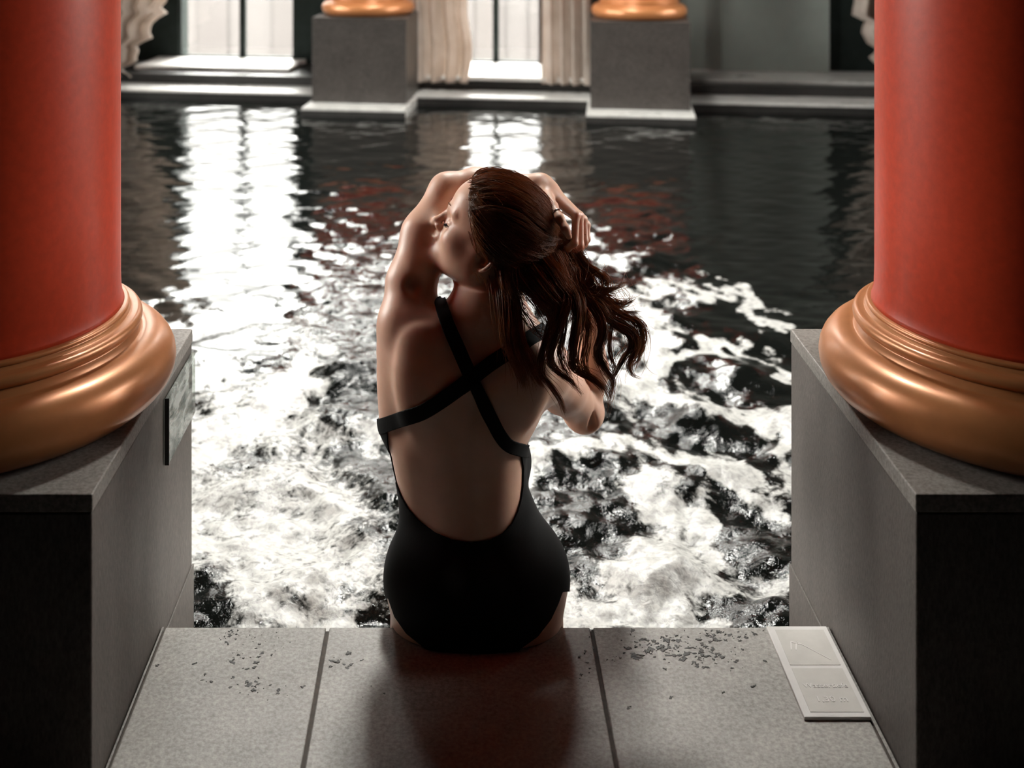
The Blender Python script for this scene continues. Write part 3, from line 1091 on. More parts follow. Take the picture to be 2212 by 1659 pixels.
def build_person():
    F = Field(axis_steps([(-0.20, 0.36, 0.0027)]),
              axis_steps([(2.20, 2.30, 0.0027), (2.30, 2.62, 0.0026), (2.62, 2.78, 0.004), (2.78, 3.02, 0.012)]),
              axis_steps([(-0.52, -0.03, 0.012), (-0.03, 0.50, 0.0042), (0.50, 0.92, 0.0026)]))
    # ---- torso: sections up the spine, widths as seen (py, left, right, centre depth, half depth back, half depth front)
    rows = [(1440, 900, 1165, 2.385, .080, .09), (1420, 872, 1190, 2.385, .100, .10), (1390, 852, 1211, 2.388, .110, .11), (1350, 843, 1217, 2.392, .116, .11),
            (1300, 845, 1214, 2.395, .116, .108), (1250, 848, 1210, 2.398, .108, .105), (1200, 856, 1200, 2.402, .096, .10),
            (1150, 864, 1180, 2.405, .084, .096), (1100, 867, 1155, 2.410, .078, .092), (1050, 861, 1134, 2.415, .080, .092),
            (1000, 850, 1131, 2.420, .088, .095), (950, 842, 1138, 2.424, .096, .10), (900, 838, 1165, 2.428, .102, .10),
            (850, 837, 1184, 2.430, .106, .10), (800, 841, 1190, 2.432, .104, .095), (750, 858, 1172, 2.434, .092, .085),
            (715, 890, 1145, 2.436, .076, .072), (685, 930, 1118, 2.437, .060, .060), (660, 974, 1098, 2.438, .046, .048), (625, 1012, 1086, 2.437, .030, .030)]
    tz, tx, ta, tcy, tb, tf = [], [], [], [], [], []
    for py, xl, xr, cy, bb, bf in rows:
        tz.append(CAM_H - (py - VY) / F_PX * cy)
        l = (xl - VX) / F_PX * cy; r_ = (xr - VX) / F_PX * cy
        tx.append((l + r_) / 2); ta.append((r_ - l) / 2); tcy.append(cy); tb.append(bb); tf.append(bf)
    tz = np.array(tz)

    def torso(X, Y, Z):
        z = Z[0, 0]

        def ip(arr):
            # smooth the piecewise-linear profile a little
            q = np.linspace(-0.012, 0.012, 7)
            return np.mean([np.interp(z + e, tz, arr) for e in q], axis=0).astype(np.float32)[None, None, :]
        cx, a, cy, b, f = ip(tx), ip(ta), ip(tcy), ip(tb), ip(tf)
        dep = np.where(Y < cy, b, f)
        n = 2.35
        q = (np.abs((X - cx) / a) ** n + np.abs((Y - cy) / dep) ** n) ** (1 / n)
        d = (q - 1) * np.minimum(a, dep) * 0.92
        return np.maximum(d, np.maximum(Z - tz[-1], tz[0] - Z)).astype(np.float32)
    F.union(torso, (-.18, 2.25, tz[0]), (.26, 2.56, tz[-1]), k=0.004)
    cxp = (1030 - VX) / F_PX * 2.39
    # buttocks, thighs, shins, feet
    for s_ in (-1, 1):
        F.union(*F.ell((cxp + s_ * .078, 2.372, .088), (.094, .100, .092)), k=0.035)
        hip = (cxp + s_ * .088, 2.42, .078); knee = (cxp + s_ * .092, 2.73, -.045)
        F.union(*F.cone(hip, knee, .080, .052), k=0.03)
        ank = (cxp + s_ * .09, 2.80, -.42)
        F.union(*F.cone(knee, (cxp + s_ * .093, 2.765, -.15), .050, .050), k=0.02)
        F.union(*F.cone((cxp + s_ * .093, 2.765, -.15), ank, .050, .034), k=0.02)
        F.union(*F.cone(ank, (cxp + s_ * .09, 2.93, -.475), .034, .022), k=0.02)
    # front of the chest
    for s_ in (-1, 1):
        F.union(*F.ell((.030 + s_ * .056, 2.495, .262), (.061, .055, .062)), k=0.035)
    # spine groove and back muscles
    sp = [P(1022, 1175, 2.316), P(1020, 1080, 2.321), P(1020, 980, 2.321), P(1024, 880, 2.317), P(1034, 780, 2.320)]
    for a, b in zip(sp[:-1], sp[1:]):
        F.carve(*F.cone(a, b, .012, .012), k=0.026)
    F.union(*F.ell(P(925, 800, 2.362), (.050, .022, .080), np.array([[.95, 0, .3], [0, 1, 0], [-.3, 0, .95]])), k=0.07)
    F.union(*F.ell(P(1120, 835, 2.358), (.055, .026, .085), np.array([[.95, 0, -.3], [0, 1, 0], [.3, 0, .95]])), k=0.03)
    F.union(*F.cone(P(850, 760, 2.425), P(858, 910, 2.425), .026, .022), k=0.05)
    F.union(*F.cone(P(985, 1130, 2.372), P(975, 930, 2.378), .042, .050), k=0.03)
    F.union(*F.cone(P(1055, 1130, 2.372), P(1060, 930, 2.378), .042, .050), k=0.03)
    # neck
    F.union(*F.cone(P(1046, 680, 2.432), HP(-.022, -.030, 0), .054, .050), k=0.05)
    F.union(*F.cone(P(1046, 640, 2.42), P(962, 722, 2.415), .036, .032), k=0.04)        # trapezius, left
    F.union(*F.cone(P(1060, 650, 2.42), P(1160, 775, 2.415), .040, .040), k=0.06)        # trapezius, right
    # ---- head
    E = F.ell
    F.union(*E(HP(-.004, .044, 0), np.array([.096, .083, .075]) * HSC, HAX), k=0.02)
    F.union(*E(HP(.034, -.008, 0), np.array([.058, .084, .058]) * HSC, HAX), k=0.02)
    F.union(*E(HP(.052, .060, 0), np.array([.040, .045, .055]) * HSC, HAX), k=0.02)      # forehead
    for s_ in (-1, 1):
        F.union(*F.cone(HP(.004, -.045, s_ * .050), HP(.074, -.072, s_ * .012), .016 * HSC, .014 * HSC), k=0.022)
        F.union(*F.cone(HP(.004, -.045, s_ * .050), HP(.006, -.002, s_ * .060), .014 * HSC, .012 * HSC), k=0.02)
        F.union(*E(HP(.060, -.010, s_ * .042), np.array([.020, .018, .018]) * HSC, HAX), k=0.02)   # cheekbone
        F.union(*F.cone(HP(.088, .036, s_ * .010), HP(.074, .038, s_ * .042), .009 * HSC, .008 * HSC), k=0.012)   # brow
        F.carve(*E(HP(.094, .014, s_ * .032), np.array([.014, .012, .017]) * HSC, HAX), k=0.014)  # eye socket
        F.union(*E(HP(.0725, .014, s_ * .031), np.array([.0130, .0115, .014]) * HSC, HAX), k=0.003)   # eye under its lid
    for s_ in (-1, 1):
        F.union(*E(HP(.020, -.022, s_ * .034), np.array([.052, .050, .0345]) * HSC, HAX), k=0.02)
        F.union(*F.cone(HP(.020, -.040, s_ * .030), HP(.068, -.046, s_ * .010), .026 * HSC, .019 * HSC), k=0.02)
    F.union(*E(HP(.081, -.066, 0), np.array([.015, .016, .019]) * HSC, HAX), k=0.03)     # chin
    F.union(*F.cone(HP(.089, .028, 0), HP(.1075, -.004, 0), .0068 * HSC, .0078 * HSC), k=0.008)   # nose
    F.union(*E(HP(.1085, -.0065, 0), np.array([.0085, .0075, .0085]) * HSC, HAX), k=0.006)
    for s_ in (-1, 1):
        F.union(*E(HP(.0985, -.0100, s_ * .0105), np.array([.0095, .0068, .0065]) * HSC, HAX), k=0.005)
    F.union(*E(HP(.090, -.024, 0), np.array([.011, .012, .020]) * HSC, HAX), k=0.008)
    F.union(*E(HP(.0950, -.0315, 0), np.array([.0090, .0054, .019]) * HSC, HAX), k=0.004)   # upper lip
    F.union(*E(HP(.0935, -.0430, 0), np.array([.0092, .0060, .017]) * HSC, HAX), k=0.004)   # lower lip
    F.carve(*F.cone(HP(.1045, -.0372, -.016), HP(.1045, -.0372, .016), .0022, .0022), k=0.004)
    # ear
    for s_ in (-1, 1):
        pts = []
        for a in np.linspace(-70, 215, 13):
            r_a = math.radians(a)
            pts.append(HP(-.010 - .0145 * math.cos(r_a) - .004 * math.sin(r_a), -.004 + .0265 * math.sin(r_a), s_ * (.0675 + .010 * (0.5 + .5 * math.cos(r_a)))))
        F.chain(pts, [.0040] * 13, k=0.003)
        F.union(*E(HP(-.006, -.034, s_ * .0665), np.array([.0085, .010, .0055]) * HSC, HAX), k=0.005)
        F.carve(*E(HP(-.004, -.006, s_ * .072), np.array([.009, .015, .009]) * HSC, HAX), k=0.004)
        F.union(*F.cone(HP(-.014, .012, s_ * .069), HP(-.017, -.018, s_ * .0685), .0032, .0032), k=0.003)
        F.union(*E(HP(.0045, -.012, s_ * .0665), np.array([.004, .006, .005]) * HSC, HAX), k=0.003)
    # ---- left arm: up, elbow beside the face, forearm behind the head, hand at the back of the hair
    sh = P(884, 700, 2.44); el = P(966, 413, 2.56)
    F.union(*F.cone(P(915, 730, 2.425), sh, .050, .052), k=0.045)
    F.union(*F.cone(sh, P(888, 610, 2.458), .052, .048), k=0.03)
    F.union(*F.cone(P(888, 610, 2.458), P(918, 505, 2.508), .048, .046), k=0.02)
    F.union(*F.cone(P(918, 505, 2.508), el, .046, .036), k=0.02)
    F.union(*F.cone(el, P(1030, 405, 2.575), .036, .039), k=0.02)
    F.union(*F.cone(P(1030, 405, 2.575), P(1168, 404, 2.545), .039, .024), k=0.02)
    F.carve(*E(P(893, 622, 2.403), (.010, .012, .012)), k=0.02)                           # hollow behind the shoulder
    F.union(*F.cone(P(945, 712, 2.385), P(866, 690, 2.408), .018, .024), k=0.06)        # ridge of the shoulder
    # ---- left hand
    wr = P(1168, 402, 2.545)
    kn = [P(1244, 465, 2.445), P(1252, 466, 2.462), P(1260, 474, 2.478), P(1267, 486, 2.492)]
    F.union(*F.cone(wr, P(1185, 412, 2.53), .023, .021), k=0.02)
    for i, k_ in enumerate(kn):
        st_ = P(1183 + i * 2, 412 + i * 3, 2.522 + i * .006)
        F.union(*F.cone(st_, k_, .0155, .0088), k=0.014)
    mids = [P(1241, 525, 2.420), P(1253, 530, 2.438), P(1263, 521, 2.460), P(1269, 517, 2.476)]
    tips = [(P(1226, 537, 2.420), P(1213, 539, 2.436)), (P(1240, 543, 2.436), P(1228, 545, 2.452)),
            (P(1254, 536, 2.460), P(1243, 541, 2.474)), (P(1262, 530, 2.478), P(1252, 535, 2.490))]
    for k_, m_, (t1, t2), r in zip(kn, mids, tips, (.0078, .0082, .0078, .0068)):
        F.chain([k_, m_], [r * 1.06, r * .95], k=0.004)
        F.chain([m_, t1, t2], [r * .98, r * .88, r * .74], k=0.004)
    th = [P(1180, 418, 2.510), P(1194, 446, 2.430), P(1209, 472, 2.385), P(1222, 495, 2.368), P(1229, 511, 2.368)]
    F.chain(th, [.0135, .0098, .0088, .0076, .0062], k=0.008)
    # ---- right arm: out and forward, elbow low, forearm up to the hair
    sr = P(1168, 800, 2.43); er = P(1262, 884, 2.66)
    F.union(*F.cone(P(1130, 800, 2.42), sr, .050, .050), k=0.04)
    F.union(*F.cone(sr, P(1215, 842, 2.55), .050, .046), k=0.03)
    F.union(*F.cone(P(1215, 842, 2.55), er, .046, .042), k=0.02)
    F.union(*F.ell(P(1262, 895, 2.64), (.040, .040, .040)), k=0.02)
    F.union(*F.cone(er, P(1278, 800, 2.64), .036, .036), k=0.006)
    F.union(*F.cone(P(1278, 800, 2.64), P(1272, 668, 2.55), .036, .023), k=0.015)
    F.carve(*F.cone(P(1264, 850, 2.600), P(1277, 918, 2.612), .006, .008), k=0.016)
    wr2 = P(1272, 668, 2.55)
    pk = [P(1246, 612, 2.512), P(1252, 606, 2.524), P(1260, 604, 2.536), P(1268, 608, 2.548)]
    for i, k_ in enumerate(pk):
        F.union(*F.cone(wr2, k_, .0175, .0085), k=0.012)
        m_ = k_ + np.array([-.022, -.030 - .003 * i, .010]); t_ = m_ + np.array([-.016, -.006, -.022])
        F.chain([k_, m_, t_], [.0080, .0076, .0062], k=0.004)
    F.chain([P(1262, 650, 2.54), P(1240, 632, 2.505), P(1226, 612, 2.482)], [.012, .009, .007], k=0.008)
    # ---- flattened where she sits on the stone
    F.D[:, F.ys < EDGE_Y + .004, :] = np.maximum(F.D[:, F.ys < EDGE_Y + .004, :], (0.0008 - F.zs)[None, None, :])
    V, Q = F.mesh()
    del F.D
    V = relax(V, Q, 3)
    T = np.concatenate([Q[:, [0, 1, 2]], Q[:, [0, 2, 3]]])
    N = tri_normals(V, T)
    if (N * (V - V.mean(0))).sum() < 0:
        Q = Q[:, ::-1]; T = T[:, ::-1]; N = -N
    person = mesh_np('person', V, Q, M['skin'])
    tag(person, 'woman in a black swimsuit sitting on the pool edge, back turned, hands in her hair', 'person')

    # ---- swimsuit
    px, py = project(V)
    back = in_poly(px, py, [(780, 905), (834, 908), (838, 930), (841, 965), (846, 995), (857, 1040), (869, 1072), (884, 1098), (906, 1123), (940, 1149), (978, 1165),
                            (1018, 1171), (1056, 1166), (1084, 1152), (1104, 1130), (1116, 1105), (1123, 1080), (1127, 1050), (1128, 1010), (1122, 975), (1132, 970), (1260, 960),
                            (1300, 1270), (1212, 1278), (1203, 1303), (1188, 1335), (1160, 1372), (1122, 1400), (1100, 1416), (1060, 1480), (990, 1480), (955, 1418), (925, 1402), (880, 1366), (855, 1330), (842, 1292), (780, 1280)]) / 1000
    # front: from the bust to the legs
    xx = (V[:, 0] - .037)
    top_f = (V[:, 2] - (.335 - .02 * np.cos(xx * 30)))
    leg_f = (.03 + np.abs(xx) * .42) - V[:, 2]
    front = -np.maximum(np.maximum(top_f, leg_f), np.maximum(V[:, 1] - 2.562, np.abs(xx) - .19))
    w = smooth01((V[:, 1] - (2.412)) / .03)
    m = back * (1 - w) + front * w
    arm = np.hypot(px - 1262, (py - 880)) < 75
    m[arm & (V[:, 1] > 2.5)] = -.1
    m[V[:, 1] > 2.60] = -.1
    m[(px > 1152) & (py < 965)] = -.1
    sv, stt = clip_surface(V, N, T, m, np.full(len(V), .0016))
    suit = mesh_np('swimsuit', sv, stt, M['swim_black'], person)
    so = suit.modifiers.new('cloth', 'SOLIDIFY'); so.thickness = 0.0022; so.offset = 1.0

    def strap(line, hw, ymax, name='swimsuit_strap', extra=None):
        p = spline(line, 60)
        best = np.full(len(V), 1e9)
        for a, b in zip(p[:-1], p[1:]):
            d = b - a
            t = np.clip(((px - a[0]) * d[0] + (py - a[1]) * d[1]) / (d @ d + 1e-9), 0, 1)
            best = np.minimum(best, np.hypot(px - a[0] - t * d[0], py - a[1] - t * d[1]))
        mm = (hw - best) / 1000
        mm = np.where((V[:, 1] > ymax) | (N[:, 1] > .55), -.05, mm)
        if extra is not None:
            mm = np.where(extra, -.05, mm)
        v_, t_ = clip_surface(V, N, T, mm, np.full(len(V), .0026))
        o = mesh_np(name, v_, t_, M['swim_black'], suit)
        s2 = o.modifiers.new('cloth', 'SOLIDIFY'); s2.thickness = 0.0024; s2.offset = 1.0
    strap([(952, 655), (966, 700), (985, 745), (1012, 805), (1040, 860), (1062, 905), (1080, 940), (1100, 962), (1135, 974)], 14.5, 2.47)
    strap([(1225, 690), (1160, 722), (1105, 757), (1060, 786), (1012, 822), (960, 860), (915, 888), (875, 902), (825, 920)], 16.5, 2.47)

    # ---- ring on the thumb
    rp = P(1203, 465, 2.437); d = (th[2] - th[1]); d /= np.linalg.norm(d)
    a1 = np.cross(d, [0, 0, 1.0]); a1 /= np.linalg.norm(a1); a2 = np.cross(d, a1)
    c0 = th[1] + (th[2] - th[1]) * .62
    rv, rf = [], []
    for i in range(32):
        a = 2 * math.pi * i / 32
        rr = np.cos(a) * a1 + np.sin(a) * a2
        for j in range(8):
            b = 2 * math.pi * j / 8
            rv.append(c0 + rr * (.0100 + .0011 * math.cos(b)) + d * .0022 * math.sin(b))
    for i in range(32):
        for j in range(8):
            rf.append((i * 8 + j, ((i + 1) % 32) * 8 + j, ((i + 1) % 32) * 8 + (j + 1) % 8, i * 8 + (j + 1) % 8))
    o = mesh_np('finger_ring', np.array(rv), np.array(rf), M['silver'], person); o['label'] = 'silver ring on the thumb'

    # ---- eyelashes and brows
    def tubes(paths, rad):
        """paths (n,m,3), rad (n,m) -> thin three-sided tubes"""
        n, m_, _ = paths.shape
        tg = np.gradient(paths, axis=1); tg /= np.linalg.norm(tg, axis=2)[..., None] + 1e-12
        ref = np.array([0.31, 0.83, 0.46])
        b1 = np.cross(tg, ref); b1 /= np.linalg.norm(b1, axis=2)[..., None] + 1e-9
        b2 = np.cross(tg, b1)
        ang = np.array([0, 2.094, 4.189])
        ring = paths[:, :, None, :] + rad[:, :, None, None] * (np.cos(ang)[None, None, :, None] * b1[:, :, None, :] + np.sin(ang)[None, None, :, None] * b2[:, :, None, :])
        idx = np.arange(n * m_ * 3).reshape(n, m_, 3)
        fs = []
        for k in range(3):
            k2 = (k + 1) % 3
            fs.append(np.stack([idx[:, :-1, k], idx[:, :-1, k2], idx[:, 1:, k2], idx[:, 1:, k]], -1).reshape(-1, 4))
        return ring.reshape(-1, 3), np.concatenate(fs)
    for s_ in (1, -1):
        ps = []
        for t in np.linspace(0, 1, 17):
            e_ = (t - .5) * 1.7
            fs_ = .0725 + .0128 * math.sqrt(1 - e_ * e_ * .98)
            a = HP(fs_ - .001, .0085 + .002 * e_ * e_, s_ * (.031 + .0135 * e_)); tipd = HP(fs_ + .0050, .0050, s_ * (.031 + .0165 * e_))
            ps.append([a, (a + tipd) / 2 - HU * .0010, tipd])
        v_, f_ = tubes(np.array(ps), np.tile([.0006, .0005, .0002], (17, 1)))
        mesh_np('eyelashes', v_, f_, M['lash'], person)
        ps = []
        for t in np.linspace(0, 1, 40):
            a = HP(.1000 - .024 * t ** 1.5, .0395 + .006 * t, s_ * (.010 + .036 * t)); b = a + HSC * (-.008 * HF * t + .004 * HU * (1 - t) + .007 * HS * s_)
            ps.append([a, (a + b) / 2, b])
        v_, f_ = tubes(np.array(ps), np.tile([.0006, .0006, .0003], (40, 1)))
        mesh_np('eyebrow', v_, f_, M['hair'], person)

    # ---- hair
    rel = V - HEAD_O
    lf, lu, ls = rel @ HF / HSC, rel @ HU / HSC, rel @ HS / HSC
    fh = np.interp(lu, [-.09, -.06, -.035, -.01, .010, .030, .055, .078, .095, .115], [-.075, -.062, -.040, -.026, -.006, .022, .048, .058, .066, .082])
    fh = fh + .0008 * np.sin(ls * 160)
    hm = fh - lf
    hm = np.where((np.abs(ls) > .10) | (lf < -.13) | (lu < -.06) | (lu > .16), -.05, hm)
    # arms and hands pass close by the head: keep the cap on the skull only
    handd = np.full(len(V), 1e9)
    for a, b in [(th[i], th[i + 1]) for i in range(4)] + [(wr, k_) for k_ in kn]:
        d = b - a; t = np.clip(((V - a) @ d) / (d @ d), 0, 1)
        handd = np.minimum(handd, np.linalg.norm(V - a - t[:, None] * d, axis=1))
    hm = np.where(handd < .021, -.05, hm)
    q = np.sqrt(((lf + .004) / .103) ** 2 + ((lu - .040) / .094) ** 2 + (ls / .082) ** 2)
    hm = np.where(q > 1.10, -.05, hm)
    off = .0004 + .0122 * smooth01(hm / .040)
    hv, ht = clip_surface(V, N, T, hm, off)
    hair = mesh_np('hair', hv, ht, M['hair'], person)

    r = np.random.default_rng(11)
    G = P(1222, 536, 2.455)
    EC = HP(-.004, .044, 0); ER = np.array([.1085, .0955, .0875]) * HSC
    # strands over the skull, swept back to the hand
    sel = np.nonzero((hm > .0005) & (N[:, 1] < .75) & (q <= 1.1))[0]
    front_sel = np.nonzero((fh - lf > -.0045) & (np.abs(fh - lf) < .006) & (lu > .03) & (np.abs(ls) < .09) & (handd > .03) & (N[:, 1] < .75) & (q <= 1.1))[0]
    pick = np.concatenate([r.choice(sel, 1500), r.choice(front_sel, 1300)])
    n = len(pick); mseg = 26
    p0 = V[pick] + N[pick] * .001
    t = np.linspace(0, 1, mseg)[None, :, None]
    clump = r.integers(0, 90, n)
    cj = r.normal(0, 1, (90, 3)) * .007
    g1 = G + r.normal(0, 1, (n, 3)) * [.010, .010, .010] + cj[clump]
    path = p0[:, None, :] * (1 - t) + g1[:, None, :] * t
    # sag a little on the way, then lift out onto the skull's surface
    sag = np.sin(np.pi * t) * (.014 + .016 * r.random((n, 1, 1)) + .018 * np.sin(clump * 4.1)[:, None, None]) + .007 * np.sin(2.2 * np.pi * t + clump[:, None, None] * 1.3)
    path = path - np.array([0, .25, 1.0]) * sag
    k_ = ((path - EC) @ HAX.T) / ER
    nr_ = np.linalg.norm(k_, axis=2)[..., None]
    lift = 1.0 + .045 * r.random((n, 1, 1)) + .034 * np.sin(clump * 1.7)[:, None, None] * np.sin(np.pi * t) + .022 * np.sin(clump * 2.9 + 1.0)[:, None, None] * np.sin(2 * np.pi * t + clump[:, None, None])
    tgt = (k_ / np.maximum(nr_, 1e-6)) * lift
    bl_ = smooth01(t * 5)
    ks = nr_[:, :1]
    want = (ks + .004) * (1 - bl_) + np.maximum(lift, 1.0) * bl_
    k2 = k_ / np.maximum(nr_, 1e-6) * np.maximum(nr_, want)
    path = EC + (k2 * ER) @ HAX
    ph = r.random((n, 1)) * 6.28
    wob = np.sin(t[..., 0] * 7 + .4 * ph + clump[:, None]) * .0036 * np.sin(np.pi * t[..., 0])
    path = path + wob[..., None] * np.array([.3, .2, 1.0])
    rad = (.00045 + .00035 * r.random((n, 1))) * np.ones((1, mseg))
    v1, f1 = tubes(path, rad)

    def lock(pts, cnt, spread, taper=.6, fly=.0, rad=.0006, nseg=36, curl=.004):
        c = spline([P(*p_) for p_ in pts], nseg)
        tt = np.linspace(0, 1, nseg)
        ofs = r.normal(0, 1, (cnt, 3)) * spread * np.array([1, .8, .6])
        tw = (r.random((cnt, 1)) - .5) * 2.2
        prof = (1.0 - taper * tt ** 1.5)[None, :, None]
        ph_ = r.random((cnt, 1)) * 6.28
        a = tt[None, :] * (5 + 3 * r.random((cnt, 1))) + ph_ * .35
        wv = np.stack([np.sin(a + tw), np.cos(a * .9 + tw), .3 * np.sin(a * 1.3)], -1) * curl * (tt[None, :, None] ** .8)
        out = c[None] + ofs[:, None, :] * prof + wv
        # some hairs leave the lock
        fl_ = (r.random((cnt, 1, 1)) < .12) * r.normal(0, 1, (cnt, 1, 3)) * fly
        out = out + fl_ * (tt ** 2)[None, :, None]
        # unequal lengths
        ln = .78 + .22 * r.random((cnt, 1))
        s_i = tt[None, :] * ln * (nseg - 1)
        i0 = np.minimum(s_i.astype(int), nseg - 2); fr = (s_i - i0)[..., None]
        ar = np.arange(cnt)[:, None]
        out = out[ar, i0] * (1 - fr) + out[ar, i0 + 1] * fr
        rd = rad * (.7 + .6 * r.random((cnt, 1))) * (1 - .75 * tt[None, :] ** 4)
        return tubes(out, rd)
    D1 = 2.40
    locks = [
        ([(1196, 555, 2.43), (1234, 574, 2.41), (1239, 606, 2.40), (1263, 629, 2.39), (1297, 632, 2.39), (1331, 622, 2.39), (1352, 609, 2.40)], 70, .0065, .7),
        ([(1215, 545, 2.44), (1250, 575, 2.42), (1262, 605, 2.41), (1285, 622, 2.40), (1312, 628, 2.40), (1330, 640, 2.40)], 60, .0075, .5),
        ([(1222, 560, 2.43), (1228, 632, 2.39), (1254, 649, 2.38), (1287, 651, 2.38), (1311, 661, 2.38), (1340, 664, 2.39), (1374, 644, 2.40)], 65, .006, .8),
        ([(1225, 560, 2.43), (1262, 620, 2.40), (1297, 654, 2.38), (1321, 675, 2.38), (1352, 677, 2.38), (1388, 671, 2.39)], 60, .006, .8),
        ([(1225, 560, 2.43), (1262, 630, 2.39), (1292, 654, 2.375), (1316, 684, 2.37), (1357, 706, 2.37), (1377, 734, 2.37), (1369, 765, 2.37), (1359, 789, 2.37), (1365, 811, 2.37), (1386, 821, 2.38)], 70, .0065, .85),
        ([(1230, 560, 2.43), (1290, 640, 2.39), (1340, 680, 2.38), (1378, 692, 2.38), (1391, 719, 2.38), (1382, 760, 2.38), (1369, 801, 2.38)], 60, .005, .8),
        ([(1225, 570, 2.42), (1285, 660, 2.38), (1333, 704, 2.37), (1362, 724, 2.365), (1366, 750, 2.365), (1350, 772, 2.365), (1330, 806, 2.365), (1318, 822, 2.365)], 65, .0055, .8),
        ([(1220, 570, 2.42), (1265, 640, 2.38), (1295, 688, 2.36), (1300, 720, 2.355), (1291, 760, 2.355), (1304, 789, 2.355), (1323, 818, 2.355), (1320, 849, 2.355), (1311, 883, 2.355)], 70, .0055, .75),
        ([(1205, 570, 2.42), (1240, 630, 2.37), (1250, 668, 2.35), (1246, 714, 2.345), (1239, 765, 2.345), (1247, 799, 2.345), (1280, 819, 2.345), (1306, 843, 2.345), (1316, 875, 2.345)], 90, .0065, .7),
        ([(1240, 540, 2.44), (1262, 572, 2.42), (1290, 588, 2.41), (1310, 606, 2.40), (1305, 628, 2.40), (1285, 640, 2.40)], 60, .007, .6),
        ([(1236, 545, 2.44), (1268, 585, 2.42), (1282, 615, 2.41), (1318, 648, 2.40), (1352, 655, 2.40), (1368, 640, 2.40)], 60, .007, .7),
        ([(1230, 560, 2.43), (1275, 625, 2.40), (1325, 668, 2.385), (1365, 690, 2.38), (1386, 712, 2.38), (1388, 745, 2.38), (1372, 780, 2.38), (1352, 800, 2.38)], 60, .0065, .7),
        ([(1195, 580, 2.41), (1222, 640, 2.36), (1214, 682, 2.34), (1199, 726, 2.335), (1188, 772, 2.33), (1199, 798, 2.33), (1229, 823, 2.33), (1255, 854, 2.335)], 85, .006, .75),
        ([(1180, 590, 2.40), (1200, 650, 2.35), (1188, 705, 2.335), (1172, 770, 2.325), (1170, 806, 2.32), (1188, 831, 2.32), (1209, 864, 2.325), (1220, 899, 2.33)], 60, .0045, .8),
        ([(1078, 570, 2.44), (1098, 620, 2.37), (1116, 655, 2.35), (1124, 720, 2.33), (1141, 774, 2.315), (1158, 818, 2.31), (1172, 838, 2.31)], 70, .006, .7),
        ([(1085, 575, 2.44), (1095, 640, 2.36), (1100, 700, 2.335), (1112, 760, 2.318), (1128, 810, 2.308), (1135, 850, 2.305)], 110, .010, .5),
        ([(1072, 560, 2.44), (1085, 620, 2.37), (1092, 680, 2.34), (1098, 735, 2.325), (1108, 780, 2.31)], 120, .010, .4),
        ([(1090, 540, 2.43), (1135, 600, 2.36), (1175, 650, 2.35), (1212, 690, 2.345)], 150, .012, .4),
        ([(1120, 540, 2.43), (1160, 590, 2.36), (1200, 640, 2.36), (1240, 685, 2.35)], 170, .013, .4),
        ([(1150, 535, 2.42), (1190, 580, 2.37), (1222, 620, 2.37), (1252, 668, 2.37)], 170, .012, .4),
        ([(1110, 570, 2.42), (1140, 610, 2.36), (1168, 640, 2.355), (1195, 690, 2.345), (1190, 730, 2.34)], 150, .012, .4),
        ([(1085, 535, 2.43), (1095, 575, 2.37), (1105, 620, 2.35), (1125, 650, 2.35)], 170, .013, .3),
        ([(1195, 545, 2.40), (1218, 590, 2.39), (1236, 640, 2.38), (1262, 690, 2.37), (1280, 720, 2.365)], 120, .009, .5),
        ([(1225, 535, 2.44), (1240, 560, 2.43), (1255, 600, 2.41), (1266, 640, 2.40), (1290, 668, 2.39)], 110, .009, .4),
        ([(1232, 535, 2.455), (1248, 560, 2.44), (1268, 590, 2.43), (1276, 620, 2.42), (1268, 640, 2.41)], 60, .006, .5),
        ([(1215, 640, 2.37), (1216, 700, 2.35), (1210, 760, 2.34), (1222, 800, 2.335), (1240, 830, 2.335)], 30, .005, .7),
        ([(1262, 670, 2.37), (1268, 730, 2.36), (1262, 780, 2.355), (1275, 812, 2.35), (1298, 840, 2.35)], 30, .0045, .7),
        ([(1320, 700, 2.37), (1316, 750, 2.365), (1326, 790, 2.36), (1322, 815, 2.36)], 16, .004, .6),
    ]
    vs, fs, o_ = [v1], [f1], len(v1)
    for pts, cnt, sp_, tp in locks:
        v_, f_ = lock(pts, int(cnt * 1.25), sp_, tp, fly=.016)
        vs.append(v_); fs.append(f_ + o_); o_ += len(v_)
    # single hairs: over the gap behind the neck, and flying loose
    for i in range(26):
        a = (1108 + 22 * r.random(), 640 + 45 * r.random(), 2.345)
        b = (1178 + 18 * r.random(), 700 + 50 * r.random(), 2.335)
        v_, f_ = lock([a, ((a[0] + b[0]) / 2, (a[1] + b[1]) / 2 + 8, 2.34), b], 1, .001, 0, rad=.00055, nseg=12)
        vs.append(v_); fs.append(f_ + o_); o_ += len(v_)
    for i in range(70):
        x0 = 1240 + 110 * r.random(); y0 = 560 + 140 * r.random()
        pts = [(x0, y0, 2.40)]
        dx, dy = 14 * r.normal(), 16 + 18 * r.random()
        for j in range(3):
            dx += 12 * r.normal(); pts.append((pts[-1][0] + dx, pts[-1][1] + dy, 2.39 + .01 * r.normal()))
        v_, f_ = lock(pts, 1, .001, 0, rad=.00035, nseg=20)
        vs.append(v_); fs.append(f_ + o_); o_ += len(v_)
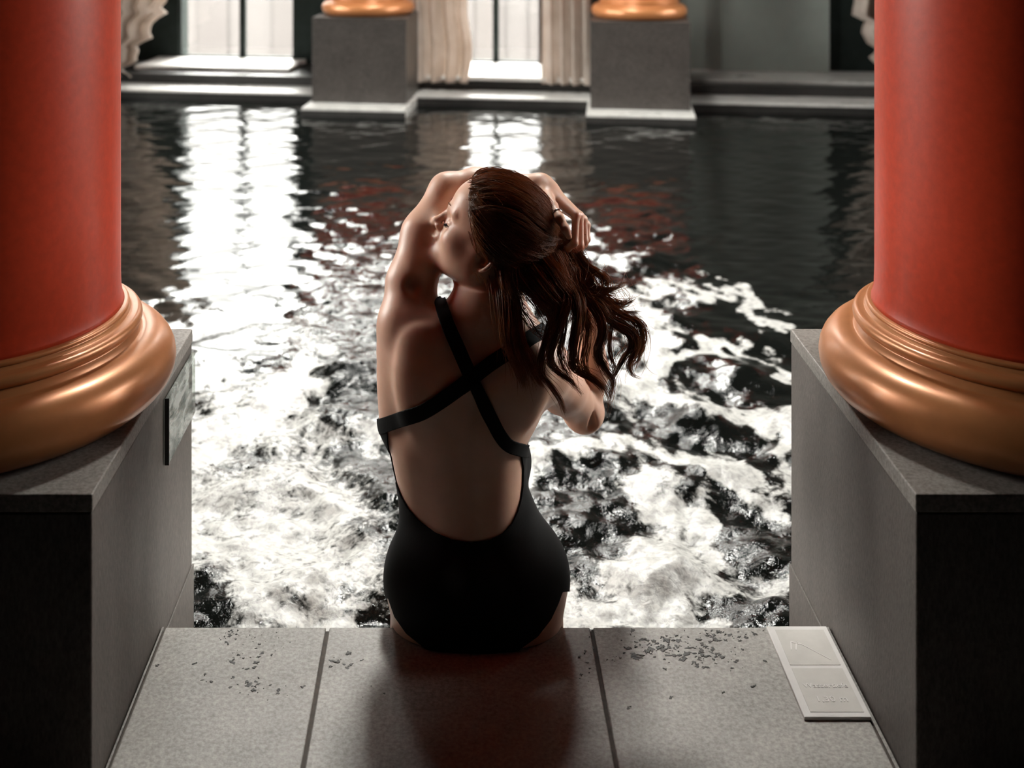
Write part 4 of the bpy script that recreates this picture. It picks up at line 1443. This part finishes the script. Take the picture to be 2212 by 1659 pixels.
    for i in range(46):
        y0 = 385 + 75 * r.random(); x0 = 1012 + 14 * r.random() + (y0 - 385) * .02
        yy_ = 2.40 - .035 * (y0 - 385) / 75
        dy = 10 * r.normal()
        pts = [(x0, y0, yy_), (x0 + 50, y0 + 4 + dy, yy_ - .022), (x0 + 105, y0 + 26 + 1.4 * dy, yy_ - .030), (x0 + 155, y0 + 62 + dy, yy_ - .022), (1205 + 10 * r.random(), 515 + 14 * r.random(), 2.40)]
        v_, f_ = lock(pts, 5, .0022, .5, fly=.004, rad=.00042, nseg=26, curl=.003)
        vs.append(v_); fs.append(f_ + o_); o_ += len(v_)
    # wisps in front of the hairline and down beside the ear
    wisps = [[(1030, 415), (1040, 440), (1032, 470)], [(1068, 420), (1085, 440), (1078, 462)], [(1065, 470), (1078, 478), (1092, 476)],
             [(1012, 500), (1022, 530), (1034, 552), (1042, 556)], [(1020, 505), (1032, 535), (1046, 560)], [(1016, 492), (1024, 520), (1030, 545), (1028, 560)],
             [(1026, 590), (1032, 605), (1036, 618)], [(1030, 585), (1040, 604), (1042, 622)], [(1036, 590), (1048, 612), (1052, 636)]]
    for wp in wisps:
        v_, f_ = lock([(x, y, 2.345) for x, y in wp], 3, .0016, .3, rad=.0004, nseg=14, curl=.001)
        vs.append(v_); fs.append(f_ + o_); o_ += len(v_)
    ho = mesh_np('hair_strands', np.concatenate(vs), np.concatenate(fs), M['hair'], hair)
    ho['kind'] = 'stuff'
    return person


build_person()


# ------------------------------------------------------------------ dirt on the step
def fleck(cx, cy, size, rr, name='leaf_fragment', mb=None):
    n = 11
    top, bot = [], []
    a0 = rr.random() * 6.28; el = .45 + .4 * rr.random(); ca, sa = math.cos(a0), math.sin(a0)
    for i in range(n):
        a = 2 * math.pi * i / n
        q = size * (.30 + .95 * rr.random())
        x, y = q * math.cos(a), q * math.sin(a) * el
        top.append((cx + x * ca - y * sa, cy + x * sa + y * ca))
    h = .0004 + .0007 * rr.random()
    vs = [(x, y, 0.0002) for x, y in top] + [(cx + (x - cx) * .7, cy + (y - cy) * .7, h) for x, y in top] + [(cx, cy, h * 1.15)]
    fs = [tuple(reversed(range(n)))] + [(i, (i + 1) % n, n + (i + 1) % n, n + i) for i in range(n)] + [(n + i, n + (i + 1) % n, 2 * n) for i in range(n)]
    b = mb or MB()
    b.add(vs, fs)
    return b


def on_step(px, py):
    Y = F_PX * CAM_H / (py - VY)
    return (px - VX) / F_PX * Y, Y


rr = random.Random(5)
frag = [('dark leaf fragment on the right slab, nearest to the viewer', 1357, 1529, .0055),
        ('small leaf fragment on the right slab, next right of the nearest one', 1448, 1508, .0062),
        ('pale-edged fragment on the right slab between the small one and the plaque', 1560, 1497, .0050),
        ('largest leaf fragment on the right slab, beside the pale plaque', 1626, 1484, .0080),
        ('dark fragment on the left slab beside the joint', 652, 1484, .0060),
        ('lone dark fragment on the left slab near the left plinth', 419, 1434, .0058),
        ('tiny fragment near the foot of the left plinth', 338, 1438, .0045),
        ('dark fragment on the middle slab left of the woman', 780, 1427, .0050)]
for lab, px_, py_, sz in frag:
    x, y = on_step(px_, py_)
    b = fleck(x, y, sz * .8, rr)
    b = fleck(x + sz * .7, y + sz * .5, sz * .5, rr, mb=b)
    tag(b.build('leaf_fragment', M['dirt']), lab, 'leaf', 'wet leaf fragments on the step')


def crumbs(name, label, clusters):
    b = MB()
    for cx, cy, sx_, sy_, n, s0 in clusters:
        for i in range(int(n * .8)):
            px_ = cx + rr.gauss(0, sx_); py_ = max(1362, cy + rr.gauss(0, sy_))
            x, y = on_step(px_, py_)
            if not (LX1 + .01 < x < .595 and y < EDGE_Y - .01):
                continue
            fleck(x, y, s0 * (.30 + 1.5 * rr.random() ** 2), rr, mb=b)
    tag(b.build(name, M['dirt']), label, 'dirt', None, 'stuff')


crumbs('dirt_crumbs', 'dense dark wet crumbs on the right slab by the pool edge',
       [(1380, 1395, 30, 14, 45, .0050), (1450, 1405, 40, 14, 70, .0055), (1520, 1420, 30, 12, 60, .0055), (1500, 1385, 60, 10, 60, .0045), (1560, 1370, 40, 8, 35, .004),
        (1590, 1430, 20, 14, 14, .004), (1340, 1425, 25, 10, 10, .004), (1265, 1430, 14, 25, 16, .0035)])
crumbs('dirt_crumbs', 'scattered brown crumbs on the left slab by the pool edge',
       [(530, 1375, 40, 10, 34, .0030), (525, 1425, 18, 14, 22, .0042), (545, 1490, 25, 14, 24, .0046), (605, 1500, 18, 10, 8, .004), (560, 1400, 60, 20, 18, .0028), (450, 1460, 40, 20, 6, .003)])
crumbs('dirt_crumbs', 'a few dark crumbs on the middle slab left of the woman',
       [(735, 1425, 14, 8, 12, .0048), (745, 1440, 10, 6, 6, .004), (780, 1500, 30, 20, 4, .003)])
